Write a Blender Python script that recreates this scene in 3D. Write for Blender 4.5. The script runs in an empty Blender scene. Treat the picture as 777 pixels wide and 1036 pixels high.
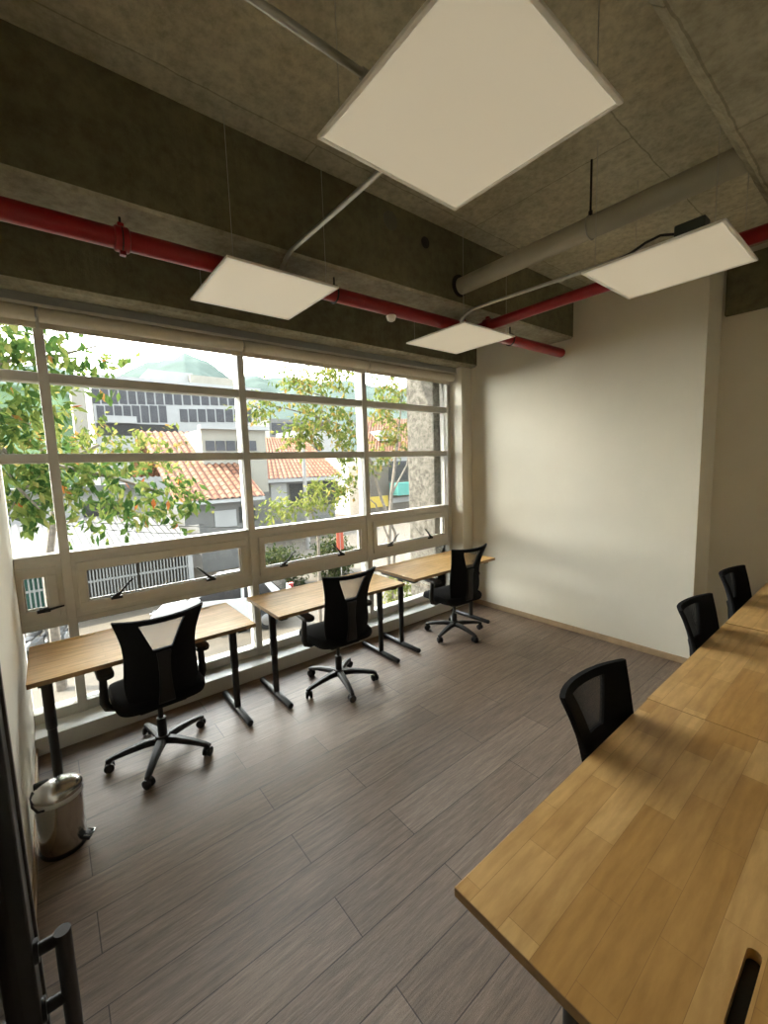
import bpy, bmesh, math, random
from mathutils import Vector, Matrix, noise
random.seed(7)
sc = bpy.context.scene
COL = sc.collection
PI = math.pi
# ------------------------------------------------------------------ camera model (real lens, measured from the room)
F_PX = 424.33
CAM = Vector((0, 0, 1.755))
R = Matrix(((0.7764028, -0.6294200, -0.0320799), (-0.0959869, -0.0677876, -0.9930717), (0.6228846, 0.7741029, -0.1130466)))
def at(px, py, Y):
    d = R.transposed() @ Vector(((px - 388.5) / F_PX, (py - 518) / F_PX, 1))
    return CAM + d * (Y / d.y)
cam_d = bpy.data.cameras.new('camera'); cam = bpy.data.objects.new('camera', cam_d); COL.objects.link(cam)
cam_d.sensor_fit = 'VERTICAL'; cam_d.sensor_height = 36; cam_d.lens = F_PX / 1036 * 36
cam_d.clip_start = 0.02; cam_d.clip_end = 4000
m = Matrix.Identity(4)
for i in range(3):
    m[i][0] = R[0][i]; m[i][1] = -R[1][i]; m[i][2] = -R[2][i]; m[i][3] = CAM[i]
cam.matrix_world = m
sc.camera = cam
# ------------------------------------------------------------------ materials
def new_mat(name):
    m = bpy.data.materials.new(name); m.use_nodes = True
    nt = m.node_tree; b = nt.nodes['Principled BSDF']
    return m, nt, b
def N(nt, t, **kw):
    n = nt.nodes.new(t)
    for k, v in kw.items():
        if k in n.inputs: n.inputs[k].default_value = v
        else: setattr(n, k, v)
    return n
def ramp(nt, fac, stops):
    r = nt.nodes.new('ShaderNodeValToRGB')
    cr = r.color_ramp
    while len(cr.elements) < len(stops): cr.elements.new(0.5)
    for e, (p, c) in zip(cr.elements, stops): e.position = p; e.color = (*c, 1)
    nt.links.new(fac, r.inputs[0]); return r.outputs[0]
def coords(nt, scale=(1, 1, 1), kind='Object', rot=(0, 0, 0)):
    tc = N(nt, 'ShaderNodeTexCoord'); mp = N(nt, 'ShaderNodeMapping')
    mp.inputs['Scale'].default_value = scale; mp.inputs['Rotation'].default_value = rot
    nt.links.new(tc.outputs[kind], mp.inputs[0]); return mp.outputs[0]
def noise_tex(nt, vec, scale, detail=4, rough=0.55):
    n = N(nt, 'ShaderNodeTexNoise', Scale=scale, Detail=detail, Roughness=rough)
    nt.links.new(vec, n.inputs['Vector']); return n.outputs['Fac']
def mixc(nt, fac, a, b, mode='MIX'):
    mx = nt.nodes.new('ShaderNodeMix'); mx.data_type = 'RGBA'; mx.blend_type = mode
    for s, v in ((mx.inputs[0], fac), (mx.inputs[6], a), (mx.inputs[7], b)):
        if hasattr(v, 'is_linked'): nt.links.new(v, s)
        elif isinstance(v, (int, float)): s.default_value = v
        else: s.default_value = (*v, 1)
    return mx.outputs[2]
def bump(nt, b, h, strength, dist=0.01):
    n = N(nt, 'ShaderNodeBump', Strength=strength, Distance=dist)
    nt.links.new(h, n.inputs['Height']); nt.links.new(n.outputs[0], b.inputs['Normal'])
def plain(name, c, rough=0.5, metal=0.0, var=0.06, scale=20, spec=0.5, bmp=0.0):
    m, nt, b = new_mat(name)
    f = noise_tex(nt, coords(nt), scale)
    lo = tuple(x * (1 - var) for x in c); hi = tuple(min(1, x * (1 + var)) for x in c)
    nt.links.new(ramp(nt, f, [(0.3, lo), (0.7, hi)]), b.inputs['Base Color'])
    b.inputs['Roughness'].default_value = rough; b.inputs['Metallic'].default_value = metal
    b.inputs['Specular IOR Level'].default_value = spec
    if bmp: bump(nt, b, f, bmp)
    return m
def concrete(name, dark, light, scale=2.2, bmp=0.35, seams=None, lohi=(.3, .68)):
    m, nt, b = new_mat(name)
    v = coords(nt)
    f1 = noise_tex(nt, v, scale, 8, 0.62); f2 = noise_tex(nt, v, scale * 9, 5, 0.7)
    c = ramp(nt, f1, [(lohi[0], dark), (lohi[1], light)])
    c2 = ramp(nt, f2, [(0.32, (0.5, 0.5, 0.47)), (0.6, (1, 1, 1))])
    c = mixc(nt, 0.65, c, c2, 'MULTIPLY')
    if seams:
        br = N(nt, 'ShaderNodeTexBrick', Scale=1.0); br.inputs['Brick Width'].default_value = seams[0]; br.inputs['Row Height'].default_value = seams[1]
        br.inputs['Mortar Size'].default_value = 0.004; br.inputs['Mortar Smooth'].default_value = 0.3
        br.inputs['Color1'].default_value = (1, 1, 1, 1); br.inputs['Color2'].default_value = (0.88, 0.88, 0.88, 1); br.inputs['Mortar'].default_value = (0.62, 0.62, 0.6, 1)
        wv = N(nt, 'ShaderNodeTexNoise', Scale=6.0, Detail=4.0); nt.links.new(v, wv.inputs['Vector'])
        add = N(nt, 'ShaderNodeVectorMath', operation='MULTIPLY_ADD'); add.inputs[1].default_value = (0.03, 0.03, 0.0)
        nt.links.new(wv.outputs['Color'], add.inputs[0]); nt.links.new(v, add.inputs[2]); nt.links.new(add.outputs[0], br.inputs['Vector'])
        c = mixc(nt, 1.0, c, br.outputs['Color'], 'MULTIPLY')
    nt.links.new(c, b.inputs['Base Color']); b.inputs['Roughness'].default_value = 0.85
    b.inputs['Specular IOR Level'].default_value = 0.2
    bump(nt, b, f2, bmp, 0.012)
    return m
M = {}
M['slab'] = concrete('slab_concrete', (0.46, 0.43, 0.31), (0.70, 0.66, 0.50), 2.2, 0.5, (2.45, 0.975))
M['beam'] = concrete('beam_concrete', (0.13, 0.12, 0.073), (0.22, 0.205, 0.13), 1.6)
M['soffit'] = concrete('board_concrete', (0.38, 0.355, 0.26), (0.56, 0.53, 0.4), 2.5, 0.35, (1.35, 0.155))
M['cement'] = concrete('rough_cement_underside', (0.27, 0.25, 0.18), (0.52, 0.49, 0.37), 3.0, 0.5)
M['stucco'] = concrete('stucco', (0.075, 0.066, 0.054), (0.20, 0.183, 0.155), 20, 1.0, None, (.42, .6))
M['wall'] = plain('white_paint', (0.80, 0.755, 0.645), 0.6, var=0.02, scale=3, spec=0.3)
M['wall_grey'] = plain('grey_white_paint', (0.52, 0.52, 0.49), 0.6, var=0.03, scale=3, spec=0.3)
M['alu'] = plain('white_aluminium', (0.62, 0.6, 0.55), 0.4, var=0.03)
M['alu_grey'] = plain('grey_aluminium_track', (0.33, 0.34, 0.34), 0.35, 0.3, var=0.05)
M['ledge'] = plain('white_ledge_paint', (0.74, 0.74, 0.7), 0.5, var=0.04, scale=6)
M['black'] = plain('black_plastic', (0.006, 0.006, 0.006), 0.5, var=0.2)
M['black_fabric'] = plain('black_fabric', (0.011, 0.011, 0.012), 0.95, var=0.25, scale=300, bmp=0.3, spec=0.1)
M['black_metal'] = plain('black_powder_coat', (0.008, 0.008, 0.008), 0.4, var=0.15)
M['door_black'] = plain('black_door_frame', (0.012, 0.010, 0.011), 0.4, var=0.2)
M['door_edge'] = plain('brown_grey_door_seal', (0.06, 0.05, 0.045), 0.5, var=0.2)
M['chrome'] = plain('chrome', (0.7, 0.7, 0.7), 0.18, 1.0)
M['steel_pipe'] = plain('galvanised_conduit', (0.5, 0.5, 0.46), 0.38, 0.9)
M['red'] = plain('red_pipe_paint', (0.29, 0.006, 0.011), 0.32, var=0.12, scale=8)
M['pvc'] = plain('grey_pvc', (0.42, 0.395, 0.305), 0.5, var=0.08, scale=4)
M['white_plastic'] = plain('white_plastic', (0.8, 0.78, 0.72), 0.4)
M['panel_frame'] = plain('panel_frame', (0.92, 0.9, 0.84), 0.3)
M['blind'] = plain('cream_blind_fabric', (0.66, 0.6, 0.48), 0.8, var=0.03, scale=60)
M['hole'] = plain('dark_hole', (0.012, 0.011, 0.008), 0.9)
M['plug'] = plain('grey_plug', (0.13, 0.13, 0.1), 0.8)
M['driver'] = plain('dark_green_driver_box', (0.03, 0.04, 0.033), 0.4)
M['baseboard'] = plain('light_wood_baseboard', (0.46, 0.33, 0.2), 0.5, var=0.12, scale=14)
M['bag'] = plain('clear_bin_liner', (0.55, 0.55, 0.53), 0.35)
def emissive_panel():
    m, nt, b = new_mat('lamp_diffuser')
    b.inputs['Base Color'].default_value = (0.84, 0.79, 0.68, 1); b.inputs['Roughness'].default_value = 0.5
    b.inputs['Emission Color'].default_value = (1, 0.88, 0.64, 1); b.inputs['Emission Strength'].default_value = PANEL_EMIT
    return m
PANEL_EMIT = 0.065
M['diffuser'] = emissive_panel()
def glass():
    m = bpy.data.materials.new('window_glass'); m.use_nodes = True; nt = m.node_tree; nt.nodes.clear()
    o = N(nt, 'ShaderNodeOutputMaterial'); t = N(nt, 'ShaderNodeBsdfTransparent'); g = N(nt, 'ShaderNodeBsdfGlossy', Roughness=0.02)
    t.inputs[0].default_value = (0.95, 0.97, 0.96, 1)
    mx = N(nt, 'ShaderNodeMixShader'); fr = N(nt, 'ShaderNodeFresnel', IOR=1.35)
    nt.links.new(fr.outputs[0], mx.inputs[0]); nt.links.new(t.outputs[0], mx.inputs[1]); nt.links.new(g.outputs[0], mx.inputs[2]); nt.links.new(mx.outputs[0], o.inputs[0])
    return m
M['glass'] = glass()
def plank_floor():
    m, nt, b = new_mat('grey_brown_plank_floor')
    v = coords(nt)
    def brick(c1, c2, mortar, ms):
        br = N(nt, 'ShaderNodeTexBrick', Scale=1.0, offset=0.37, offset_frequency=2, squash=1.0)
        br.inputs['Brick Width'].default_value = 1.21; br.inputs['Row Height'].default_value = 0.193
        br.inputs['Mortar Size'].default_value = ms; br.inputs['Mortar Smooth'].default_value = 0.2
        br.inputs['Bias'].default_value = 0.0
        br.inputs['Color1'].default_value = (*c1, 1); br.inputs['Color2'].default_value = (*c2, 1); br.inputs['Mortar'].default_value = (*mortar, 1)
        nt.links.new(v, br.inputs['Vector']); return br
    br = brick((0.235, 0.172, 0.128), (0.315, 0.238, 0.182), (0.085, 0.062, 0.047), 0.0022)
    g1 = noise_tex(nt, coords(nt, (1.2, 16, 1)), 3.0, 9, 0.68)
    g2 = noise_tex(nt, coords(nt, (4, 60, 1)), 3.0, 6, 0.7)
    g3 = noise_tex(nt, v, 1.3, 3)
    c = mixc(nt, 0.85, br.outputs['Color'], ramp(nt, g1, [(0.3, (0.5, 0.48, 0.46)), (0.7, (1.22, 1.2, 1.18))]), 'MULTIPLY')
    c = mixc(nt, 0.6, c, ramp(nt, g2, [(0.32, (0.5, 0.48, 0.46)), (0.64, (1.2, 1.2, 1.2))]), 'MULTIPLY')
    c = mixc(nt, 0.7, c, ramp(nt, g3, [(0.3, (0.86, 0.85, 0.85)), (0.7, (1.12, 1.1, 1.08))]), 'MULTIPLY')
    nt.links.new(c, b.inputs['Base Color'])
    rr = ramp(nt, g2, [(0.3, (0.36,) * 3), (0.7, (0.52,) * 3)]); nt.links.new(rr, b.inputs['Roughness'])
    hb = mixc(nt, 0.5, g2, br.outputs['Fac'], 'SUBTRACT'); bump(nt, b, hb, 0.45, 0.005)
    return m
M['floor'] = plank_floor()
def butcher(name, bw, rh, c1, c2, dark, rough=0.33):
    m, nt, b = new_mat(name)
    v = coords(nt)
    br = N(nt, 'ShaderNodeTexBrick', Scale=1.0, offset=0.41, offset_frequency=2)
    br.inputs['Brick Width'].default_value = bw; br.inputs['Row Height'].default_value = rh
    br.inputs['Mortar Size'].default_value = 0.0006; br.inputs['Mortar Smooth'].default_value = 0.4; br.inputs['Bias'].default_value = 0.0
    br.inputs['Color1'].default_value = (*c1, 1); br.inputs['Color2'].default_value = (*c2, 1); br.inputs['Mortar'].default_value = (*dark, 1)
    # offset grain per block: noise distorted along x
    nt.links.new(v, br.inputs['Vector'])
    g1 = noise_tex(nt, coords(nt, (2.2, 11, 2)), 2.4, 8, 0.62)
    wv = N(nt, 'ShaderNodeTexWave', Scale=3.0, Distortion=11.0, Detail=4.0); wv.bands_direction = 'Y'
    wv.inputs['Detail Scale'].default_value = 1.2
    nt.links.new(coords(nt, (0.55, 2.6, 1)), wv.inputs['Vector'])
    c = mixc(nt, 0.8, br.outputs['Color'], ramp(nt, g1, [(0.3, (0.74, 0.66, 0.55)), (0.7, (1.14, 1.12, 1.08))]), 'MULTIPLY')
    c = mixc(nt, 0.55, c, ramp(nt, wv.outputs['Fac'], [(0.0, (0.86, 0.82, 0.74)), (0.6, (1.04, 1.04, 1.03))]), 'MULTIPLY')
    kn = N(nt, 'ShaderNodeTexVoronoi', Scale=2.3); nt.links.new(coords(nt, (1, 2, 1)), kn.inputs['Vector'])
    c = mixc(nt, 0.8, c, ramp(nt, kn.outputs['Distance'], [(0.02, (0.5, 0.36, 0.2)), (0.07, (1, 1, 1))]), 'MULTIPLY')
    nt.links.new(c, b.inputs['Base Color']); b.inputs['Roughness'].default_value = rough
    bump(nt, b, g1, 0.04, 0.003)
    return m
M['wood_big'] = butcher('rubberwood_block_top', 0.36, 0.078, (0.44, 0.245, 0.075), (0.64, 0.42, 0.18), (0.3, 0.165, 0.06))
M['wood_small'] = butcher('light_wood_top', 0.6, 0.05, (0.72, 0.45, 0.165), (0.82, 0.54, 0.225), (0.52, 0.31, 0.11), 0.55)
M['wood_edge'] = plain('wood_edge_band', (0.30, 0.18, 0.075), 0.5, var=0.15)
M['wood_pole'] = plain('grey_pole', (0.3, 0.28, 0.26), 0.8)
def leaf_mat(name, stops, trans=0.4):
    m = bpy.data.materials.new(name); m.use_nodes = True; nt = m.node_tree; nt.nodes.clear()
    o = N(nt, 'ShaderNodeOutputMaterial'); g = N(nt, 'ShaderNodeNewGeometry')
    c = ramp(nt, g.outputs['Random Per Island'], stops)
    d = N(nt, 'ShaderNodeBsdfDiffuse'); t = N(nt, 'ShaderNodeBsdfTranslucent'); mx = N(nt, 'ShaderNodeMixShader'); mx.inputs[0].default_value = trans
    nt.links.new(c, d.inputs[0]); nt.links.new(c, t.inputs[0])
    nt.links.new(d.outputs[0], mx.inputs[1]); nt.links.new(t.outputs[0], mx.inputs[2]); nt.links.new(mx.outputs[0], o.inputs[0])
    return m
M['leaf_a'] = leaf_mat('broad_leaves', [(0, (0.022, 0.055, 0.015)), (0.4, (0.065, 0.11, 0.028)), (0.8, (0.15, 0.185, 0.045)), (0.965, (0.2, 0.19, 0.06)), (0.985, (0.34, 0.1, 0.03))])
M['leaf_b'] = leaf_mat('yellow_green_leaves', [(0, (0.050, 0.075, 0.021)), (0.4, (0.115, 0.149, 0.033)), (0.8, (0.223, 0.223, 0.066)), (0.97, (0.280, 0.165, 0.050))])
M['leaf_c'] = leaf_mat('bright_leaves', [(0, (0.07, 0.095, 0.025)), (0.5, (0.14, 0.165, 0.04)), (1, (0.25, 0.24, 0.07))])
M['leaf_d'] = leaf_mat('dark_hedge_leaves', [(0, (0.018, 0.03, 0.012)), (0.5, (0.04, 0.055, 0.022)), (1, (0.10, 0.10, 0.04))])
M['bark'] = plain('grey_brown_bark', (0.17, 0.14, 0.11), 0.9, var=0.3, scale=12)
M['asphalt'] = plain('asphalt', (0.078, 0.064, 0.047), 0.9, var=0.15, scale=3)
M['pavement'] = plain('pavement', (0.085, 0.068, 0.048), 0.9, var=0.12, scale=1.5)
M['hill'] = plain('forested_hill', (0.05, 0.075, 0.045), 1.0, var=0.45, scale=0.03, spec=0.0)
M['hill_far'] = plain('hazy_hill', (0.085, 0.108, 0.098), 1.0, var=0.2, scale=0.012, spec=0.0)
M['ext_white'] = plain('white_facade', (0.36, 0.355, 0.345), 0.8, var=0.06, scale=0.8)
M['ext_cream'] = plain('cream_facade', (0.31, 0.285, 0.235), 0.8, var=0.08, scale=1.0)
M['ext_grey'] = plain('grey_facade', (0.17, 0.165, 0.155), 0.85, var=0.1, scale=1.2)
M['ext_beige'] = plain('beige_facade', (0.13, 0.11, 0.088), 0.85, var=0.1, scale=1.2)
M['ext_glass'] = plain('dark_window_glass', (0.045, 0.042, 0.045), 0.25, var=0.3, scale=0.6)
M['ext_dark'] = plain('dark_opening', (0.03, 0.028, 0.026), 0.7)
M['white_roof'] = plain('white_sheet_roof', (0.075, 0.07, 0.064), 0.7, var=0.1, scale=1.5)
M['white_bar'] = plain('white_bars', (0.26, 0.26, 0.245), 0.6)
M['green_door'] = plain('green_door_panels', (0.03, 0.1, 0.075), 0.6)
M['teal'] = plain('teal_awning', (0.08, 0.3, 0.26), 0.7)
M['yellow'] = plain('yellow_paint', (0.5, 0.36, 0.06), 0.6)
M['orange'] = plain('orange_paint', (0.4, 0.07, 0.03), 0.6)
M['car_white'] = plain('white_car_paint', (0.6, 0.6, 0.6), 0.25, var=0.02)
M['car_glass'] = plain('car_window_glass', (0.02, 0.02, 0.022), 0.12)
M['tyre'] = plain('tyre_rubber', (0.02, 0.02, 0.02), 0.8)
M['alloy'] = plain('grey_alloy', (0.3, 0.3, 0.3), 0.4, 0.7)
M['lamp_red'] = plain('red_lamp', (0.3, 0.02, 0.015), 0.3)
def tile_mat():
    m, nt, b = new_mat('clay_roof_tiles')
    tc = N(nt, 'ShaderNodeTexCoord')
    br = N(nt, 'ShaderNodeTexBrick', Scale=1.0, offset=0.0)
    br.inputs['Brick Width'].default_value = 0.34; br.inputs['Row Height'].default_value = 0.40; br.inputs['Mortar Size'].default_value = 0.05
    br.inputs['Color1'].default_value = (0.21, 0.083, 0.043, 1); br.inputs['Color2'].default_value = (0.30, 0.16, 0.098, 1); br.inputs['Mortar'].default_value = (0.075, 0.028, 0.016, 1)
    nt.links.new(tc.outputs['UV'], br.inputs['Vector'])
    f = noise_tex(nt, tc.outputs['UV'], 1.2, 6)
    c = mixc(nt, 0.6, br.outputs['Color'], ramp(nt, f, [(0.3, (0.7, 0.66, 0.62)), (0.7, (1.2, 1.15, 1.1))]), 'MULTIPLY')
    nt.links.new(c, b.inputs['Base Color']); b.inputs['Roughness'].default_value = 0.9
    return m
M['tile'] = tile_mat()
# ------------------------------------------------------------------ mesh helpers
def box(bm, lo, hi):
    vs = [bm.verts.new((x, y, z)) for x in (lo[0], hi[0]) for y in (lo[1], hi[1]) for z in (lo[2], hi[2])]
    for f in ((0, 1, 3, 2), (4, 6, 7, 5), (0, 4, 5, 1), (2, 3, 7, 6), (0, 2, 6, 4), (1, 5, 7, 3)):
        bm.faces.new([vs[i] for i in f])
    return vs
def frame_axes(d):
    d = d.normalized(); u = d.cross(Vector((0, 0, 1)))
    if u.length < 1e-3: u = Vector((1, 0, 0))
    u.normalize(); return u, d.cross(u).normalized()
def tube(bm, pts, rad, seg=12, caps=True, flat=1.0):
    pts = [Vector(p) for p in pts]; n = len(pts)
    rads = rad if isinstance(rad, (list, tuple)) else [rad] * n
    rings = []; pu = None
    for i, p in enumerate(pts):
        d = (pts[min(i + 1, n - 1)] - pts[max(i - 1, 0)])
        u, w = frame_axes(d)
        if pu is not None:
            dn = d.normalized(); u = (pu - dn * pu.dot(dn)).normalized(); w = dn.cross(u)
        pu = u
        rings.append([bm.verts.new(p + (u * math.cos(a) + w * math.sin(a) * flat) * rads[i]) for a in [2 * PI * k / seg for k in range(seg)]])
    for a, b in zip(rings, rings[1:]):
        for k in range(seg):
            bm.faces.new((a[k], a[(k + 1) % seg], b[(k + 1) % seg], b[k]))
    if caps:
        bm.faces.new(rings[0][::-1]); bm.faces.new(rings[-1])
    return rings
def lathe(bm, prof, center=(0, 0, 0), seg=32):
    c = Vector(center); rings = []
    for r, z in prof:
        rings.append([bm.verts.new(c + Vector((r * math.cos(2 * PI * k / seg), r * math.sin(2 * PI * k / seg), z))) for k in range(seg)])
    for a, b in zip(rings, rings[1:]):
        for k in range(seg): bm.faces.new((a[k], a[(k + 1) % seg], b[(k + 1) % seg], b[k]))
    bm.faces.new(rings[0][::-1]); bm.faces.new(rings[-1])
def prism(bm, poly, axis, a, b):
    """extrude a 2D polygon along axis (0 x, 1 y, 2 z) between a and b"""
    def P(p, t):
        q = [0, 0, 0]; o = [i for i in range(3) if i != axis]; q[o[0]], q[o[1]] = p; q[axis] = t; return q
    A = [bm.verts.new(P(p, a)) for p in poly]; B = [bm.verts.new(P(p, b)) for p in poly]
    n = len(poly)
    bm.faces.new(A); bm.faces.new(B[::-1])
    for i in range(n): bm.faces.new((A[i], B[i], B[(i + 1) % n], A[(i + 1) % n]))
def stadium(cx, cy, L, r, n=8):
    pts = []
    for k in range(n + 1): a = -PI / 2 + PI * k / n; pts.append((cx + L / 2 - r + r * math.cos(a), cy + r * math.sin(a)))
    for k in range(n + 1): a = PI / 2 + PI * k / n; pts.append((cx - L / 2 + r + r * math.cos(a), cy + r * math.sin(a)))
    return pts
def B(): return bmesh.new()
def obj(name, bm, mat, parent=None, bevel=0, smooth=False, seg=2):
    bmesh.ops.recalc_face_normals(bm, faces=bm.faces)
    me = bpy.data.meshes.new(name); bm.to_mesh(me); bm.free()
    me.materials.append(M[mat] if isinstance(mat, str) else mat)
    o = bpy.data.objects.new(name, me); COL.objects.link(o)
    if parent is not None: o.parent = parent
    if smooth:
        for p in me.polygons: p.use_smooth = True
        if smooth != 'all':
            at_ = me.attributes.new('sharp_edge', 'BOOLEAN', 'EDGE') if 'sharp_edge' not in me.attributes else me.attributes['sharp_edge']
            b2 = bmesh.new(); b2.from_mesh(me)
            fl = [(len(e.link_faces) == 2 and e.calc_face_angle(0) > math.radians(38)) for e in b2.edges]; b2.free()
            for i, v in enumerate(fl): at_.data[i].value = v
    if bevel:
        mo = o.modifiers.new('bevel', 'BEVEL'); mo.width = bevel; mo.segments = seg; mo.limit_method = 'ANGLE'
        if hasattr(mo, 'harden_normals'): mo.harden_normals = False
    return o
def tag(o, label, cat=None, group=None, kind=None):
    o['label'] = label
    if cat: o['category'] = cat
    if group: o['group'] = group
    if kind: o['kind'] = kind
    return o
def thing(name, label, cat, loc=(0, 0, 0), rz=0, group=None, kind=None):
    o = bpy.data.objects.new(name, None); COL.objects.link(o); o.location = loc; o.rotation_euler = (0, 0, rz)
    o.empty_display_size = 0.1
    return tag(o, label, cat, group, kind)
def kids(o): return [c for c in bpy.data.objects if c.parent == o]
def copy_tree(o, parent=None):
    c = o.copy(); COL.objects.link(c); c.parent = parent
    for ch in kids(o): copy_tree(ch, c)
    return c
def bx(name, lo, hi, mat, parent=None, bevel=0):
    bm = B(); box(bm, lo, hi); return obj(name, bm, mat, parent, bevel)
def struct(o, label, cat): return tag(o, label, cat, None, 'structure')
# ================================================================== ROOM SHELL
XL, XF, XR = -0.20, 4.05, 4.42
YW, YB = 3.30, -1.45
ZS = 3.33
struct(bx('floor', (XL - .15, YB - .1, -0.3), (XR + .15, 3.62, 0), 'floor'), 'grey brown wood plank floor of the office', 'floor')
struct(bx('ceiling', (XL - .15, YB - .1, ZS), (XR + .3, 3.66, ZS + .25), 'slab'), 'rough bare concrete ceiling slab', 'ceiling')
struct(bx('wall_left', (XL - .15, YB - .1, 0), (XL, 3.62, ZS), 'wall'), 'white painted wall at the left beside the pedal bin', 'wall')
struct(bx('wall_far', (XF, 1.02, 0), (XR, 3.62, ZS), 'wall'), 'plain white end wall behind the last window desk', 'wall')
struct(bx('wall_right', (XR, YB - .1, 0), (XR + .15, 1.02, ZS), 'wall'), 'shaded set back wall at the end of the right hand desks', 'wall')
struct(bx('wall_back', (XL, YB - .1, 0), (XR, YB, ZS), 'wall'), 'white wall behind the right hand desk row', 'wall')
bm = B(); box(bm, (3.87, YW, 0), (XF, 3.62, 2.845))
struct(obj('trim_1', bm, 'wall', bevel=.004), 'white jamb pier between the window and the end wall', 'trim')
struct(bx('trim_2', (XL, YW, 0), (3.87, 3.62, 0.115), 'ledge', bevel=.004), 'low white ledge under the windows', 'trim')
struct(bx('trim_3', (XL, 3.38, 2.785), (3.87, 3.60, 2.845), 'alu_grey', bevel=.003), 'grey aluminium head track above the roller blinds', 'trim')
struct(bx('track_highlight_strip', (XL, 3.372, 2.772), (3.87, 3.38, 2.79), 'alu'), 'pale strip imitating a highlight under the track above the roller blinds', 'trim')  # thin highlight below the track, imitated by a pale strip
bm = B(); box(bm, (XF - .012, 1.02, 0), (XF, YW, 0.058))
struct(obj('baseboard_far', bm, 'baseboard', bevel=.003), 'light wood baseboard along the white end wall', 'baseboard')
bm = B(); box(bm, (XL, 0.95, 0), (XL + .011, YW, 0.058))
struct(obj('baseboard_left', bm, 'baseboard', bevel=.003), 'light wood baseboard along the left wall', 'baseboard')
# beams
def rough_beam(name, lo, hi, mat, label, chamfer=0.02, tilt=0.0):
    bm = B(); nx = 140
    y0, z0, y1, z1 = lo[1], lo[2], hi[1], hi[2]
    prof = [(y0, z1), (y0, z0 + chamfer), (y0 + chamfer, z0), (y1 - chamfer, z0), (y1, z0 + chamfer), (y1, z1)]
    rows = []
    for i in range(nx + 1):
        x = lo[0] + (hi[0] - lo[0]) * i / nx
        rr = []
        for j, (y, z) in enumerate(prof):
            j1 = noise.noise(Vector((x * 3, j * 5.1, 0.3))) * 0.006 + noise.noise(Vector((x * 14, j * 5.1, 2.3))) * 0.004 if 0 < j < 5 else 0
            rr.append(bm.verts.new((x, y + j1, z + (j1 * 0.8 + tilt * (x - lo[0]) if z < z1 else 0))))
        rows.append(rr)
    for a, b in zip(rows, rows[1:]):
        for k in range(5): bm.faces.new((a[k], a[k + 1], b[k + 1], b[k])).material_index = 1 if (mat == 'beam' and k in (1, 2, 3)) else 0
    bm.faces.new(rows[0]); bm.faces.new(rows[-1][::-1])
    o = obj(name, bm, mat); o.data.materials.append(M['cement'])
    return struct(o, label, 'beam')
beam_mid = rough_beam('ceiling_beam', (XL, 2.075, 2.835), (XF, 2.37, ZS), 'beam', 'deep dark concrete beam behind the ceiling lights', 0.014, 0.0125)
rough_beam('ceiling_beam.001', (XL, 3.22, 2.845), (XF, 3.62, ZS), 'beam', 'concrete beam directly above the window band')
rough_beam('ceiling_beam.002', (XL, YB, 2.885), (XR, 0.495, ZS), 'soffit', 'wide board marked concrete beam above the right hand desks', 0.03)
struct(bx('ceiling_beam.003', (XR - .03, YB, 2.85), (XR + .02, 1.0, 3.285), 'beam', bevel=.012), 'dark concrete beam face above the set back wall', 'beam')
# round openings in the beam face
for (x, z, r, mt, nm, lb) in ((1.79, 3.225, .055, 'plug', 'pipe_sleeve', 'grey plugged sleeve'), (2.085, 3.185, .035, 'hole', 'pipe_sleeve', 'open dark sleeve')):
    bm = B(); rg = tube(bm, [(x, 2.072, z), (x, 2.068, z)], r, 24)
    o = obj(nm, bm, mt, beam_mid); o['label'] = lb
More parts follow.
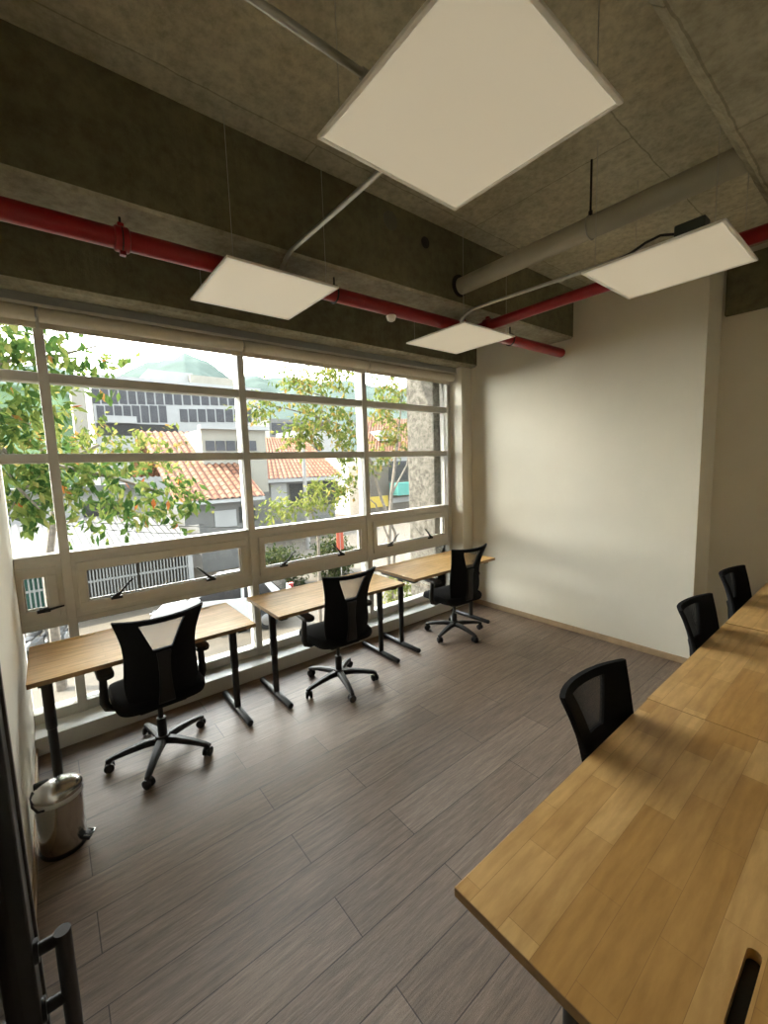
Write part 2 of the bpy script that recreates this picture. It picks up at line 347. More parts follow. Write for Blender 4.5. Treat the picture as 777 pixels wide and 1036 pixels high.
# ================================================================== WINDOWS
MX = [0.0625, 1.345, 2.595, 3.845]     # mullion centres
YF = 3.48                             # front of the frames
bays = [(XL, MX[0] - .027), (MX[0] + .027, MX[1] - .027), (MX[1] + .027, MX[2] - .027), (MX[2] + .027, MX[3] - .027)]
wlab = ['narrow leftmost window bay cut by the left wall', 'wide window bay behind the first desk from the left', 'wide window bay behind the middle desk', 'window bay behind the third desk next to the white jamb']
for k, (x0, x1) in enumerate(bays):
    w = thing('window_%d' % (k + 1), wlab[k], 'window', ((x0 + x1) / 2, YF, 0.115), kind='structure')
    cx = (x0 + x1) / 2
    def L(b): bmesh.ops.translate(b, verts=b.verts, vec=(-cx, -YF, -0.115)); return b
    bm = B(); box(bm, (x1, YF, 0.115), (x1 + .054, YF + .125, 2.79)); obj('mullion', L(bm), 'alu', w, .003)
    for (z0, z1) in ((2.345, 2.405), (1.832, 1.892), (1.195, 1.235)):
        bm = B(); box(bm, (x0, YF + .012, z0), (x1, YF + .11, z1)); obj('transom', L(bm), 'alu', w, .003)
    bm = B(); box(bm, (x0, YF + .01, 0.115), (x1, YF + .11, 0.185)); obj('bottom_rail', L(bm), 'alu', w, .003)
    bm = B(); box(bm, (x0, YF + .012, 2.70), (x1, YF + .11, 2.785)); obj('top_rail', L(bm), 'alu', w, .003)
    bm = B(); box(bm, (x0, YF + .012, 0.745), (x1, YF + .11, 0.785)); obj('transom', L(bm), 'alu', w, .003)
    # hopper sash
    bm = B(); f = .085; zs0, zs1 = .785, 1.195
    fl = .055 if k else .0
    gx = x0 + (.07 if k else .03)
    for (a, b) in (((x0, zs0), (x1, zs0 + .06)), ((x0, zs1 - .06), (x1, zs1)), ((x0, zs0 + .06), (x0 + (.05 if k else .02), zs1 - .06)), ((x1 - .055, zs0 + .06), (x1, zs1 - .06))):
        box(bm, (a[0], YF + .012, a[1]), (b[0], YF + .09, b[1]))
    obj('sash_surround', L(bm), 'alu', w, .002)
    bm = B(); sx0, sx1, sz0, sz1 = x0 + (.024 if k else .0), x1 - .03, zs0 + .034, zs1 - .034
    for (a, b) in (((sx0, sz0), (sx1, zs0 + .1)), ((sx0, zs1 - .09), (sx1, sz1)), ((sx0, zs0 + .1), (gx, zs1 - .09)), ((x1 - .085, zs0 + .1), (sx1, zs1 - .09))):
        box(bm, (a[0], YF - .010, a[1]), (b[0], YF + .06, b[1]))
    sash = obj('sash', L(bm), 'alu', w, .003)
    bm = B(); xa, xb = x0 + (.07 if k else .03), x1 - .085
    for (a, b) in (((xa, .885), (xb, .895)), ((xa, 1.095), (xb, 1.105)), ((xa, .895), (xa + .01, 1.095)), ((xb - .01, .895), (xb, 1.095))):
        box(bm, (a[0], YF + .012, a[1]), (b[0], YF + .03, b[1]))
    obj('glazing_bead', L(bm), 'alu', sash).matrix_parent_inverse.identity()
    # panes
    for (z0, z1, yy) in ((0.185, .745, .055), (.885, 1.105, .035), (1.235, 1.832, .055), (1.892, 2.345, .055), (2.405, 2.70, .055)):
        bm = B(); box(bm, (x0, YF + yy, z0), (x1, YF + yy + .006, z1)); obj('pane', L(bm), 'glass', w)
    # folding handles
    if k == 0: hs = [(-.08, 1)]
    else: hs = [(x0 + .235, 1), (x1 - .345, -1)]
    for hx, sgn in hs:
        bm = B()
        box(bm, (hx - .035, YF - .030, .868), (hx + .035, YF - .010, .888))
        up = 1.0 if k else .12
        tube(bm, [(hx, YF - .022, .881), (hx + sgn * .03, YF - .036, .881 + .04 * up), (hx + sgn * .085, YF - .044, .881 + .10 * up), (hx + sgn * .108, YF - .042, .881 + .115 * up)], [.010, .0085, .006, .005], 8)
        tube(bm, [(hx - sgn * .02, YF - .02, .886), (hx + sgn * .025, YF - .03, .886 + .025 * up)], .011, 8)
        h = obj('window_handle', L(bm), 'black', w, smooth=True); h['label'] = 'black folding handle'
# roller blinds, one per bay
blab = ['rolled up cream blind over the narrow leftmost window', 'rolled up cream blind above the first window desk', 'rolled up cream blind above the middle window desk', 'rolled up cream blind in the bay next to the white jamb']
for k, (x0, x1) in enumerate(bays):
    t = thing('roller_blind', blab[k], 'blind', ((x0 + x1) / 2, 3.41, 2.785), group='cream roller blinds')
    h = (x1 - x0) / 2 + .018
    bm = B(); tube(bm, [(-h + (.03 if k == 0 else 0), 0, -.05), (h, 0, -.05)], .044, 20); obj('fabric_roll', bm, 'blind', t, smooth=True)
    bm = B(); box(bm, (-h, .036, -.115), (h, .042, -.04)); box(bm, (-h, .033, -.122), (h, .045, -.108)); obj('hem_bar', bm, 'blind', t, .002)
    bm = B(); box(bm, (h, -.03, -.075), (h + .008, .03, 0)); obj('bracket', bm, 'alu_grey', t)
# ================================================================== CEILING LIGHTS
ZL = 2.70
def make_light():
    t = thing('ceiling_light', '', 'ceiling light', group='square ceiling light panels')
    S = .299
    bm = B(); e = .014
    for (a, b) in (((-S, -S), (S, -S + e)), ((-S, S - e), (S, S)), ((-S, -S + e), (-S + e, S - e)), ((S - e, -S + e), (S, S - e))):
        box(bm, (a[0], a[1], 0), (b[0], b[1], .011))
    obj('frame', bm, 'panel_frame', t, .002)
    bm = B(); box(bm, (-S + e, -S + e, .002), (S - e, S - e, .006)); obj('diffuser', bm, 'diffuser', t)
    bm = B(); box(bm, (-S + e, -S + e, .0065), (S - e, S - e, .0105)); obj('back_plate', bm, 'white_plastic', t)
    for sx in (-1, 1):
        for sy in (-1, 1):
            bm = B(); tube(bm, [(sx * .25, sy * .25, .011), (sx * .25, sy * .25, ZS - ZL)], .0014, 6); obj('hanging_wire', bm, 'steel_pipe', t)
    return t
lights = [((1.012, .842), 'largest looking square light panel, nearest, at the top of the photo'), ((1.032, 2.275), 'square light panel in front of the left part of the red pipe'),
          ((2.565, .826), 'square light panel on the right with a dark driver box on top'), ((2.64, 2.262), 'farthest square light panel below the red pipe junction')]
L0 = make_light()
for i, ((x, y), lb) in enumerate(lights):
    o = L0 if i == 0 else copy_tree(L0)
    o.location = (x, y, ZL); o['label'] = lb; o['group'] = 'square ceiling light panels'
    if i == 2:
        bm = B(); box(bm, (-.288, -.225, .013), (-.215, -.11, .062)); obj('driver', bm, 'driver', o, .006)['label'] = 'dark green driver box'
        bm = B(); tube(bm, [(-.25, -.11, .04), (-.262, -.05, .056), (-.27, .01, .045), (-.275, .07, .022), (-.27, .13, .017)], .006, 8); obj('cable', bm, 'black', o, smooth=True)
# ================================================================== PIPES
sp = thing('sprinkler_pipe', 'red sprinkler pipe with a branch, running under the dark beam', 'pipe', (2.72, 2.19, 2.77))
def SL(b): bmesh.ops.translate(b, verts=b.verts, vec=(-2.72, -2.19, -2.77)); return b
zp = lambda x: 2.748 + .0075 * (x + .2)
bm = B(); tube(bm, [(XL, 2.19, zp(XL)), (XF, 2.19, zp(XF))], .042, 24); obj('main_pipe', SL(bm), 'red', sp, smooth=True)
bm = B(); tube(bm, [(2.72, 2.19, zp(2.72)), (2.74, 1.5, 2.782), (2.77, .5, 2.79), (2.82, YB, 2.795)], .036, 24); obj('branch_pipe', SL(bm), 'red', sp, smooth=True)
def collar(x, y, z, r, axis):
    bm = B(); d = Vector((1, 0, 0)) if axis == 'x' else Vector((0, 1, 0)); p = Vector((x, y, z))
    tube(bm, [p - d * .03, p - d * .024, p + d * .024, p + d * .03], [r * .98, r * 1.18, r * 1.18, r * .98], 24)
    side = Vector((0, 0, 1))
    for s in (1, -1):
        q = p + side * r * 1.2 * s
        box(bm, q - Vector((.012, .012, .014)), q + Vector((.012, .012, .014)))
    obj('coupling', SL(bm), 'red', sp, .002, smooth=True)
collar(.36, 2.19, zp(.36), .043, 'x'); collar(2.60, 2.19, zp(2.6), .043, 'x'); collar(2.84, 2.19, zp(2.84), .043, 'x'); collar(2.725, 2.06, 2.777, .038, 'y')
for hx in (.36, 1.44, 3.2):
    bm = B(); z0 = zp(hx)
    tube(bm, [(hx, 2.19 + .047 * math.sin(a), z0 + .047 * math.cos(a)) for a in [2 * PI * k / 20 for k in range(21)]], .005, 6)
    tube(bm, [(hx, 2.19, z0 + .047), (hx, 2.19, 2.9)], .005, 8)
    obj('hanger', SL(bm), 'black_metal', sp)
bm = B(); lathe(bm, [(.03, .0), (.034, -.006), (.026, -.03), (.012, -.038)], (1.876, 2.19, zp(1.876) - .04), 20)
obj('sprinkler_cover', SL(bm), 'white_plastic', sp, smooth=True)['label'] = 'white sprinkler cover'
# drain pipe
dp = thing('drain_pipe', 'thick grey plastic drain pipe hung below the slab between two beams', 'pipe', (2.43, 1.3, 2.99))
bm = B(); tube(bm, [(0, .80, 0), (0, -.83, 0)], .056, 32); obj('pipe_run', bm, 'pvc', dp, smooth=True)
bm = B(); tube(bm, [(0, -.14, .056), (0, -.14, ZS - 2.99)], .006, 8); tube(bm, [(0, -.14, .05), (0, -.14, .085)], .011, 8); obj('hanger_rod', bm, 'black_metal', dp)
bm = B(); tube(bm, [(.058 * math.sin(a), -.14, .058 * math.cos(a)) for a in [2 * PI * k / 28 for k in range(29)]], .004, 6); obj('hanger_ring', bm, 'steel_pipe', dp)
bm = B(); tube(bm, [(-.015, .772, 0), (-.015, .765, 0)], .074, 28); obj('wall_opening', bm, 'hole', dp)['label'] = 'dark opening around the pipe end'
# conduits
def conduit(pts, label, box_at=None):
    t = thing('conduit', label, 'conduit', pts[0], group='steel conduits feeding the light panels')
    p0 = Vector(pts[0])
    bm = B(); tube(bm, [Vector(p) - p0 for p in pts], .0105, 12); obj('tube', bm, 'steel_pipe', t, smooth=True)
    for p, q in ((pts[0], pts[1]), (pts[-1], pts[-2])):
        bm = B(); d = (Vector(q) - Vector(p)).normalized()
        tube(bm, [Vector(p) - p0 + d * .002, Vector(p) - p0 + d * .035], .0145, 12)
        obj('connector', bm, 'steel_pipe', t, smooth=True)
conduit([(XL, .985, 2.795), (.2, .985, 2.795), (.80, .985, 2.795)], 'steel conduit from the left wall to the nearest light panel')
conduit([(1.035, .95, 2.79), (1.035, 1.5, 2.79), (1.03, 1.93, 2.79), (1.03, 1.99, 2.775), (1.03, 2.04, 2.735)], 'steel conduit joining the nearest light panel and the one in front of the pipe')
conduit([(2.47, .90, 2.79), (2.45, 1.3, 2.79), (2.40, 1.80, 2.79), (2.385, 1.93, 2.785), (2.38, 1.99, 2.76), (2.375, 2.03, 2.73)], 'steel conduit joining the two far light panels')
# ================================================================== DESKS
def make_desk(w, d, h, mat, slits, slit_w, label, legs=(.07, .115), name='desk'):
    """origin: middle of the top on the floor; y+ is the rear edge"""
    t = thing(name, label, 'desk')
    th = .025
    bm = B(); box(bm, (-w / 2, -d / 2, h - th), (w / 2, d / 2, h))
    top = obj('table_top', bm, mat, t, .0015)
    bmc = B()
    for (cx, cy, Ls) in slits: prism(bmc, stadium(cx, cy, Ls, slit_w / 2), 2, h - .05, h + .05)
    cut = obj('cutter', bmc, mat)
    mo = top.modifiers.new('slots', 'BOOLEAN'); mo.object = cut; mo.solver = 'EXACT'; mo.operation = 'DIFFERENCE'
    dg = bpy.context.evaluated_depsgraph_get(); dg.update()
    me = bpy.data.meshes.new_from_object(top.evaluated_get(dg)); top.modifiers.clear(); top.data = me
    bpy.data.objects.remove(cut)
    bm = B()
    for (a, b) in (((-w / 2, -d / 2 - .0012), (w / 2, -d / 2)), ((-w / 2, d / 2), (w / 2, d / 2 + .0012)), ((-w / 2 - .0012, -d / 2), (-w / 2, d / 2)), ((w / 2, -d / 2), (w / 2 + .0012, d / 2))):
        box(bm, (a[0], a[1], h - th), (b[0], b[1], h - .0005))
    obj('edge_band', bm, 'wood_edge', t)['label'] = 'darker brown edge of the top'
    for (cx, cy, Ls) in slits:
        bm = B(); box(bm, (cx - Ls / 2 - .01, cy - .035, h - .075), (cx + Ls / 2 + .01, cy + .035, h - th - .001)); o = obj('cable_tray', bm, 'black_metal', t)
    for s, off in ((-1, legs[0]), (1, legs[1])):
        x = s * (w / 2 - off)
        bm = B(); tube(bm, [(x, -.02, .03), (x, -.02, .33), (x, -.02, .335), (x, -.02, h - th)], [.0225, .0225, .027, .027], 20)
        leg = obj('leg', bm, 'black_metal', t, smooth=True)
        bm = B(); tube(bm, [(x, -d / 2 + .035, .022), (x, -d / 2 + .04, .022), (x, d / 2 - .04, .022), (x, d / 2 - .035, .022)], [.019, .022, .022, .019], 16)
        obj('foot', bm, 'black_metal', leg, smooth=True)
        bm = B(); box(bm, (x - .03, -d / 2 + .06, h - th - .035), (x + .03, d / 2 - .06, h - th)); obj('support_arm', bm, 'black_metal', leg, .003)
    bm = B(); box(bm, (-w / 2 + .1, -.035, h - th - .03), (w / 2 - .1, .005, h - th - .0005)); obj('cross_bar', bm, 'black_metal', t, .003)
    return t
# window desks: table slots near the rear edge
D0 = make_desk(1.175, .595, .725, 'wood_small', [(-.36, .262, .2, ), (.36, .262, .2)], .014, 'wooden desk nearest the left wall, by the pedal bin', (.068, .068))
dl = ['light wood desk nearest the left wall, with the pedal bin at its leg', 'light wood desk in the middle of the three along the windows', 'light wood desk at the far end of the window row, touching the end wall']
for i, (x, y) in enumerate(((.4225, 2.9625), (1.765, 2.965), (3.078, 2.985))):
    o = D0 if i == 0 else copy_tree(D0)
    o.location = (x, y, 0); o['label'] = dl[i]; o['group'] = 'light wood desks along the windows'
# right hand desks, rear edge is towards -y
D1 = make_desk(1.228, .56, .725, 'wood_big', [(-.34, .215, .2), (.34, .215, .2)], .025, 'big', (.09, .09), 'desk')
dl = ['block wood desk in the right foreground, with a dark cable slot', 'block wood desk second in the right hand row, past the nearest desk', 'block wood desk last in the right hand row, against the set back wall']
for i, x in enumerate((1.298, 2.53, 3.772)):
    o = D1 if i == 0 else copy_tree(D1)
    o.location = (x, .342 + (.004 if i else 0), 0); o.rotation_euler.z = PI; o['label'] = dl[i]; o['group'] = 'block wood desks of the right hand row'
# ================================================================== OFFICE CHAIRS
def lerp_tab(tab, t):
    for (a, va), (b, vb) in zip(tab, tab[1:]):
        if t <= b:
            s = (t - a) / (b - a); s = max(0, min(1, s)); return va + (vb - va) * s
    return tab[-1][1]
def smooth_tab(tab, t):
    return (lerp_tab(tab, t - .02) + lerp_tab(tab, t) * 2 + lerp_tab(tab, t + .02)) / 4
W_TAB = [(.47, .178), (.52, .190), (.58, .196), (.66, .190), (.74, .186), (.82, .193), (.90, .212), (.975, .235)]
Y_TAB = [(.47, -.205), (.54, -.215), (.62, -.213), (.72, -.222), (.82, -.243), (.90, -.266), (.975, -.292)]
Z0B, Z1B = .475, .972
WT, WB = .938, .765          # opening in the back
def back_pt(u, z, off):
    """u in -1..1 across, z height, off = distance in front of the sheet"""
    w = smooth_tab(W_TAB, z); x = u * w
    wrap = .062 * abs(u) ** 2.2
    zz = z - .012 * (1 - abs(u) ** 2) * (1 if z > .9 else 0) * (z - .9) / .072 + 0.0
    y = smooth_tab(Y_TAB, z) + wrap
    n = Vector((-.16 * u * 1.6, 1, .1)).normalized()
    return Vector((x, y, zz)) + n * off
def win(z):
    s = (z - WB) / (WT - WB); s = max(0, min(1, s)); return .050 + (.118 - .050) * s
def back_grid():
    zs = [Z0B + (WB - Z0B) * i / 12 for i in range(12)] + [WB + (WT - WB) * i / 8 for i in range(9)] + [WT + (Z1B - WT) * i / 3 for i in range(1, 4)]
    us = lambda z: (lambda q: [-1, -.985, -1 + (1 - q) * .2, -1 + (1 - q) * .45, -1 + (1 - q) * .72, -q, -q * .5, 0, q * .5, q, 1 - (1 - q) * .72, 1 - (1 - q) * .45, 1 - (1 - q) * .2, .985, 1])(win(z) / smooth_tab(W_TAB, z))
    return zs, us
def make_back_frame():
    zs, us = back_grid(); bm = B(); g = {}
    nU = 15
    for i, z in enumerate(zs):
        for j, u in enumerate(us(z)):
            e = .004 if (abs(u) > .99) else .010
            for s, off in ((0, e), (1, -e)): g[i, j, s] = bm.verts.new(back_pt(u, z, off))
    def solid(i, j):
        if not (0 <= i < len(zs) - 1 and 0 <= j < nU - 1): return False
        return not (12 <= i < 20 and 5 <= j < 9)
    for i in range(len(zs) - 1):
        for j in range(nU - 1):
            if not solid(i, j): continue
            bm.faces.new((g[i, j, 0], g[i, j + 1, 0], g[i + 1, j + 1, 0], g[i + 1, j, 0]))
            bm.faces.new((g[i, j, 1], g[i + 1, j, 1], g[i + 1, j + 1, 1], g[i, j + 1, 1]))
            for (di, dj, a, b) in ((-1, 0, (i, j), (i, j + 1)), (1, 0, (i + 1, j + 1), (i + 1, j)), (0, -1, (i + 1, j), (i, j)), (0, 1, (i, j + 1), (i + 1, j + 1))):
                if not solid(i + di, j + dj):
                    bm.faces.new((g[(*a, 0)], g[(*b, 0)], g[(*b, 1)], g[(*a, 1)]))
    return bm
def make_net():
    """woven panel: real threads about 2 mm apart, thicker front to back than across"""
    bm = B(); pitch = .0023; hw, hd = .00026, .00042
    def strand(pts, across):
        rows = []
        for p in pts:
            a = across * hw; d = Vector((0, 1, .1)).normalized() * hd
            rows.append([bm.verts.new(p + q) for q in (-a - d, a - d, a + d, -a + d)])
        for a, b in zip(rows, rows[1:]):
            for k in range(4): bm.faces.new((a[k], a[(k + 1) % 4], b[(k + 1) % 4], b[k]))
    n = int(.236 / pitch)
    for i in range(n + 1):
        x = -.118 + .236 * i / n; pts = []
        for k in range(9):
            z = WT - (WT - WB) * k / 8
            if abs(x) > win(z): break
            pts.append(back_pt(x / smooth_tab(W_TAB, z), z, 0))
        if len(pts) > 1: strand(pts, Vector((1, 0, 0)))
    n = int((WT - WB) / pitch)
    for i in range(n + 1):
        z = WB + (WT - WB) * i / n; q = win(z) / smooth_tab(W_TAB, z)
        strand([back_pt(u * q, z, 0) for u in (-1, -.6, -.3, 0, .3, .6, 1)], Vector((0, 0, 1)))
    return bm
def make_chair():
    t = thing('office_chair', '', 'office chair')
    bf = obj('backrest', make_back_frame(), 'black_fabric', t, smooth=True)
    obj('mesh_panel', make_net(), 'black', t)['label'] = 'see through mesh window in the backrest'
    # spine carrying the back
    bm = B(); path = [(-.10, .405), (-.18, .41), (-.218, .45), (-.230, .53), (-.229, .62), (-.235, .70), (-.244, .75)]
    rows = []
    for k, (y, z) in enumerate(path):
        hw = (.05, .05, .044, .034, .03, .032, .038)[k]; th = .010
        p, q = path[max(0, k - 1)], path[min(len(path) - 1, k + 1)]
        d = Vector((q[0] - p[0], q[1] - p[1])).normalized(); nn = Vector((-d.y, d.x))
        rows.append([bm.verts.new((sx * hw, y + nn.x * so * th, z + nn.y * so * th)) for sx, so in ((-1, -1), (1, -1), (1, 1), (-1, 1))])
    for a, b in zip(rows, rows[1:]):
        for k in range(4): bm.faces.new((a[k], a[(k + 1) % 4], b[(k + 1) % 4], b[k]))
    bm.faces.new(rows[0]); bm.faces.new(rows[-1])
    obj('back_support', bm, 'black', t, .004, smooth=True)
    # seat cushion: rounded slab with a falling front edge
    bm = B(); n = 28; rows = []
    prof = [(.0, .36), (.90, .0)]
    def seat_ring(s, z, dz):
        out = []
        for k in range(40):
            a = 2 * PI * k / 40; c, q = math.cos(a), math.sin(a); e = .42
            x = math.copysign(abs(c) ** e, c) * .245 * s; y = math.copysign(abs(q) ** e, q) * .245 * s + .03
            fall = -.028 * max(0, (y - .12) / .15) ** 2
            out.append(bm.verts.new((x, y, z + fall + dz * (x / .245) ** 2)))
        return out
    rr = [seat_ring(.90, .405, 0), seat_ring(.97, .41, 0), seat_ring(1.0, .43, 0), seat_ring(.995, .452, 0), seat_ring(.95, .468, .0), seat_ring(.8, .475, .004), seat_ring(.45, .472, .006), seat_ring(.12, .47, .0)]
    for a, b in zip(rr, rr[1:]):
        for k in range(40): bm.faces.new((a[k], a[(k + 1) % 40], b[(k + 1) % 40], b[k]))
    bm.faces.new(rr[0][::-1]); bm.faces.new(rr[-1])
    obj('seat', bm, 'black_fabric', t, smooth=True)
    bm = B(); box(bm, (-.13, -.13, .36), (.13, .12, .407)); box(bm, (-.19, -.03, .385), (.19, .05, .407)); mech = obj('tilt_mechanism', bm, 'black', t, .012)
    bm = B(); tube(bm, [(.10, .03, .375), (.2, .03, .37), (.27, .035, .366)], [.006, .006, .008], 8); obj('lever', bm, 'black', mech, smooth=True)
    for s in (-1, 1):
        bm = B()
        tube(bm, [(s * .14, .03, .395), (s * .225, .03, .385), (s * .262, .03, .40), (s * .275, .03, .44), (s * .272, .025, .53), (s * .268, .02, .615)], [.02, .02, .022, .024, .021, .019], 12, flat=1.0)
        a = obj('armrest', bm, 'black', t, smooth=True)
        bm = B(); pts = stadium(0, 0, .24, .042, 8)
        prism(bm, [(s * .262 + p[1], .03 + p[0]) for p in pts], 2, .612, .642); obj('arm_pad', bm, 'black', a, .008)
    bm = B(); tube(bm, [(0, 0, .10), (0, 0, .24), (0, 0, .242), (0, 0, .365)], [.026, .026, .0145, .0145], 20); obj('gas_lift', bm, 'black', t, smooth=True)
    star = thing_part('star_base', t)
    return t, star
def thing_part(name, parent):
    bm = B()
    lathe(bm, [(.03, .075), (.043, .08), (.045, .115), (.038, .13)], (0, 0, 0), 24)
    for k in range(5):
        a = 2 * PI * k / 5; ca, sa = math.cos(a), math.sin(a); rows = []
        for (r, z, w, h) in ((.03, .103, .028, .018), (.1, .103, .025, .017), (.2, .09, .020, .014), (.28, .074, .016, .011), (.305, .066, .013, .008)):
            ring = []
            for (sx, sz) in ((-1, -1), (1, -1), (1, .4), (.55, 1), (-.55, 1), (-1, .4)):
                y = sx * w; ring.append(bm.verts.new((r * ca - y * sa, r * sa + y * ca, z + sz * h)))
            rows.append(ring)
        for p, q in zip(rows, rows[1:]):
            for j in range(6): bm.faces.new((p[j], p[(j + 1) % 6], q[(j + 1) % 6], q[j]))
        bm.faces.new(rows[0]); bm.faces.new(rows[-1])
    st = obj(name, bm, 'black', parent, smooth=True)
    for k in range(5):
        a = 2 * PI * k / 5; c = Vector((.288 * math.cos(a), .288 * math.sin(a), .027)); ta = a + 1.1 + k * .5
        ax = Vector((-math.sin(ta), math.cos(ta), 0)); bm = B()
        for s in (-1, 1):
            tube(bm, [c + ax * s * .006, c + ax * s * .009, c + ax * s * .022, c + ax * s * .026], [.023, .027, .027, .020], 18)
        tube(bm, [c + Vector((0, 0, .02)), c + Vector((0, 0, .045))], [.018, .009], 12)
        tube(bm, [c - ax * .008, c + ax * .008], .012, 10)
        obj('caster', bm, 'black', st, smooth=True)
    return st
C0, star0 = make_chair()
spots = [((.425, 2.80), 2, 243, 0, 'black office chair at the desk nearest the left wall', 'chairs at the window desks'),
         ((1.705, 2.765), -2, 184, 0, 'black office chair at the middle window desk', 'chairs at the window desks'),
         ((3.15, 2.815), -6, 192, -.03, 'black office chair at the far window desk by the end wall', 'chairs at the window desks'),
         ((1.565, .465), 177, 20, -.055, 'black office chair nearest at the right hand desks, back showing over the edge', 'chairs at the right hand desks'),
         ((2.83, .47), 177, 60, -.055, 'second black office chair along the right hand desks', 'chairs at the right hand desks'),
         ((3.76, .49), 177, 100, -.05, 'farthest black office chair of the right hand desks, near the set back wall', 'chairs at the right hand desks')]
for i, ((x, y), yaw, star_deg, dz, lb, gr) in enumerate(spots):
    o = C0 if i == 0 else copy_tree(C0)
    o.location = (x, y, 0); o.rotation_euler.z = math.radians(yaw); o['label'] = lb; o['group'] = gr
    for ch in kids(o):
        if ch.name.startswith('star_base'): ch.rotation_euler.z = math.radians(star_deg - yaw)
        elif not ch.name.startswith('gas_lift'): ch.location.z = dz
        else: ch.scale.z = 1 + dz / .365
# ================================================================== PEDAL BIN
bn = thing('pedal_bin', 'shiny steel pedal bin standing by the left wall', 'bin', (-.088, 2.405, 0))
bm = B(); lathe(bm, [(.092, .0), (.094, .004), (.094, .018), (.091, .02)], seg=40); obj('base_ring', bm, 'black', bn, smooth=True)
bm = B(); lathe(bm, [(.090, .018), (.0905, .02), (.0935, .272), (.0935, .274)], seg=48); obj('body', bm, 'chrome', bn, smooth=True)
bm = B(); lathe(bm, [(.0935, .255), (.0955, .258), (.0965, .268), (.0955, .276), (.0935, .278)], seg=48); obj('bag_edge', bm, 'bag', bn, smooth=True)['label'] = 'pale bin liner folded over the rim'
bm = B(); lathe(bm, [(.094, .279), (.0965, .281), (.0965, .295), (.092, .299), (.07, .305), (.03, .309), (.004, .310)], seg=48); lid = obj('lid', bm, 'chrome', bn, smooth=True)
bm = B(); tube(bm, [(-.052, -.084, .262), (-.075, -.07, .258), (-.094, -.035, .27), (-.098, .0, .295), (-.092, .03, .30)], .005, 8); obj('handle', bm, 'black', bn, smooth=True)
bm = B(); box(bm, (-.09, .075, .262), (-.03, .098, .302)); obj('hinge', bm, 'black', bn, .005)
bm = B(); A = math.radians(-32); d = Vector((math.cos(A), math.sin(A), 0)); s = Vector((-d.y, d.x, 0))
vs = [bm.verts.new(d * r + s * w + Vector((0, 0, z))) for z in (.028, .042) for (r, w) in ((.085, -.02), (.125, -.028), (.125, .028), (.085, .02))]
for f in ((0, 1, 2, 3), (4, 7, 6, 5), (0, 4, 5, 1), (1, 5, 6, 2), (2, 6, 7, 3), (3, 7, 4, 0)): bm.faces.new([vs[i] for i in f])
obj('pedal', bm, 'black', bn, .004)
bm = B(); tube(bm, [d * .10 + s * -.02 + Vector((0, 0, .05)), d * .128 + s * -.02 + Vector((0, 0, .047)), d * .135 + Vector((0, 0, .047)), d * .128 + s * .02 + Vector((0, 0, .047)), d * .10 + s * .02 + Vector((0, 0, .05))], .003, 8)
obj('pedal_guard', bm, 'chrome', bn, smooth=True)
# ================================================================== GLASS DOOR (open, at the left)
dr = thing('door_1', 'open black framed glass door with a black pull bar at the left edge', 'door', (-.128, -.06, 0), kind='structure')
dy0, dy1, dx0, dx1 = 0.0, .905, .0, .046
bm = B()
box(bm, (dx0, dy1 - .058, .006), (dx1, dy1, 2.2)); box(bm, (dx0, dy0, .006), (dx1, dy0 + .075, 2.2))
box(bm, (dx0, dy0 + .075, .006), (dx1, dy1 - .058, .09)); box(bm, (dx0, dy0 + .075, 2.12), (dx1, dy1 - .058, 2.2))
obj('frame', bm, 'door_black', dr, .003)
bm = B(); box(bm, (dx0 + .012, dy1, .006), (dx1 - .004, dy1 + .006, 2.2)); box(bm, (dx1, dy1 - .014, .006), (dx1 + .004, dy1, 2.2)); obj('edge_seal', bm, 'door_edge', dr)['label'] = 'brown grey strip along the door edge'
bm = B(); box(bm, (.018, dy0 + .075, .09), (.026, dy1 - .058, 2.12)); obj('pane', bm, 'glass', dr)
bm = B(); hx, hy = dx1 + .036, dy1 - .045
tube(bm, [(hx, hy, .55), (hx, hy, 1.03)], .0115, 20)
h = obj('handle', bm, 'door_black', dr, smooth=True); h['label'] = 'round black vertical pull bar'
bm = B()
for z in (1.02, .915, .57):
    tube(bm, [(dx1, hy, z), (hx, hy, z)], .0095, 14); tube(bm, [(dx1, hy, z), (dx1 + .006, hy, z)], .017, 18)
obj('standoff', bm, 'door_black', h, smooth=True)
# ================================================================== OUTSIDE
ZG = -3.2
struct(bx('street', (-40, 3.7, ZG - .3), (70, 15.2, ZG), 'asphalt'), 'asphalt street below the windows', 'street')
struct(bx('sidewalk', (-40, 15.2, ZG - .3), (90, 140, ZG + .12), 'pavement'), 'tan pavement on the far side of the street', 'pavement')
struct(bx('facade_pier', (3.73, 3.63, ZG), (4.5, 4.10, 5.2), 'stucco', bevel=.01), 'rough stucco pier just outside the last window bay', 'pier')
struct(bx('facade_wall', (-6, 3.63, ZG), (3.73, 3.66, -0.02), 'stucco'), 'outer wall below the window band', 'wall')
struct(bx('sun_cut_slab', (-6, 3.66, 2.98), (3.73, 3.92, 3.25), 'stucco'), 'unseen slab added above the windows outside to cut the sun', 'slab')  # added overhang, out of view, keeps high sun off the upper panes
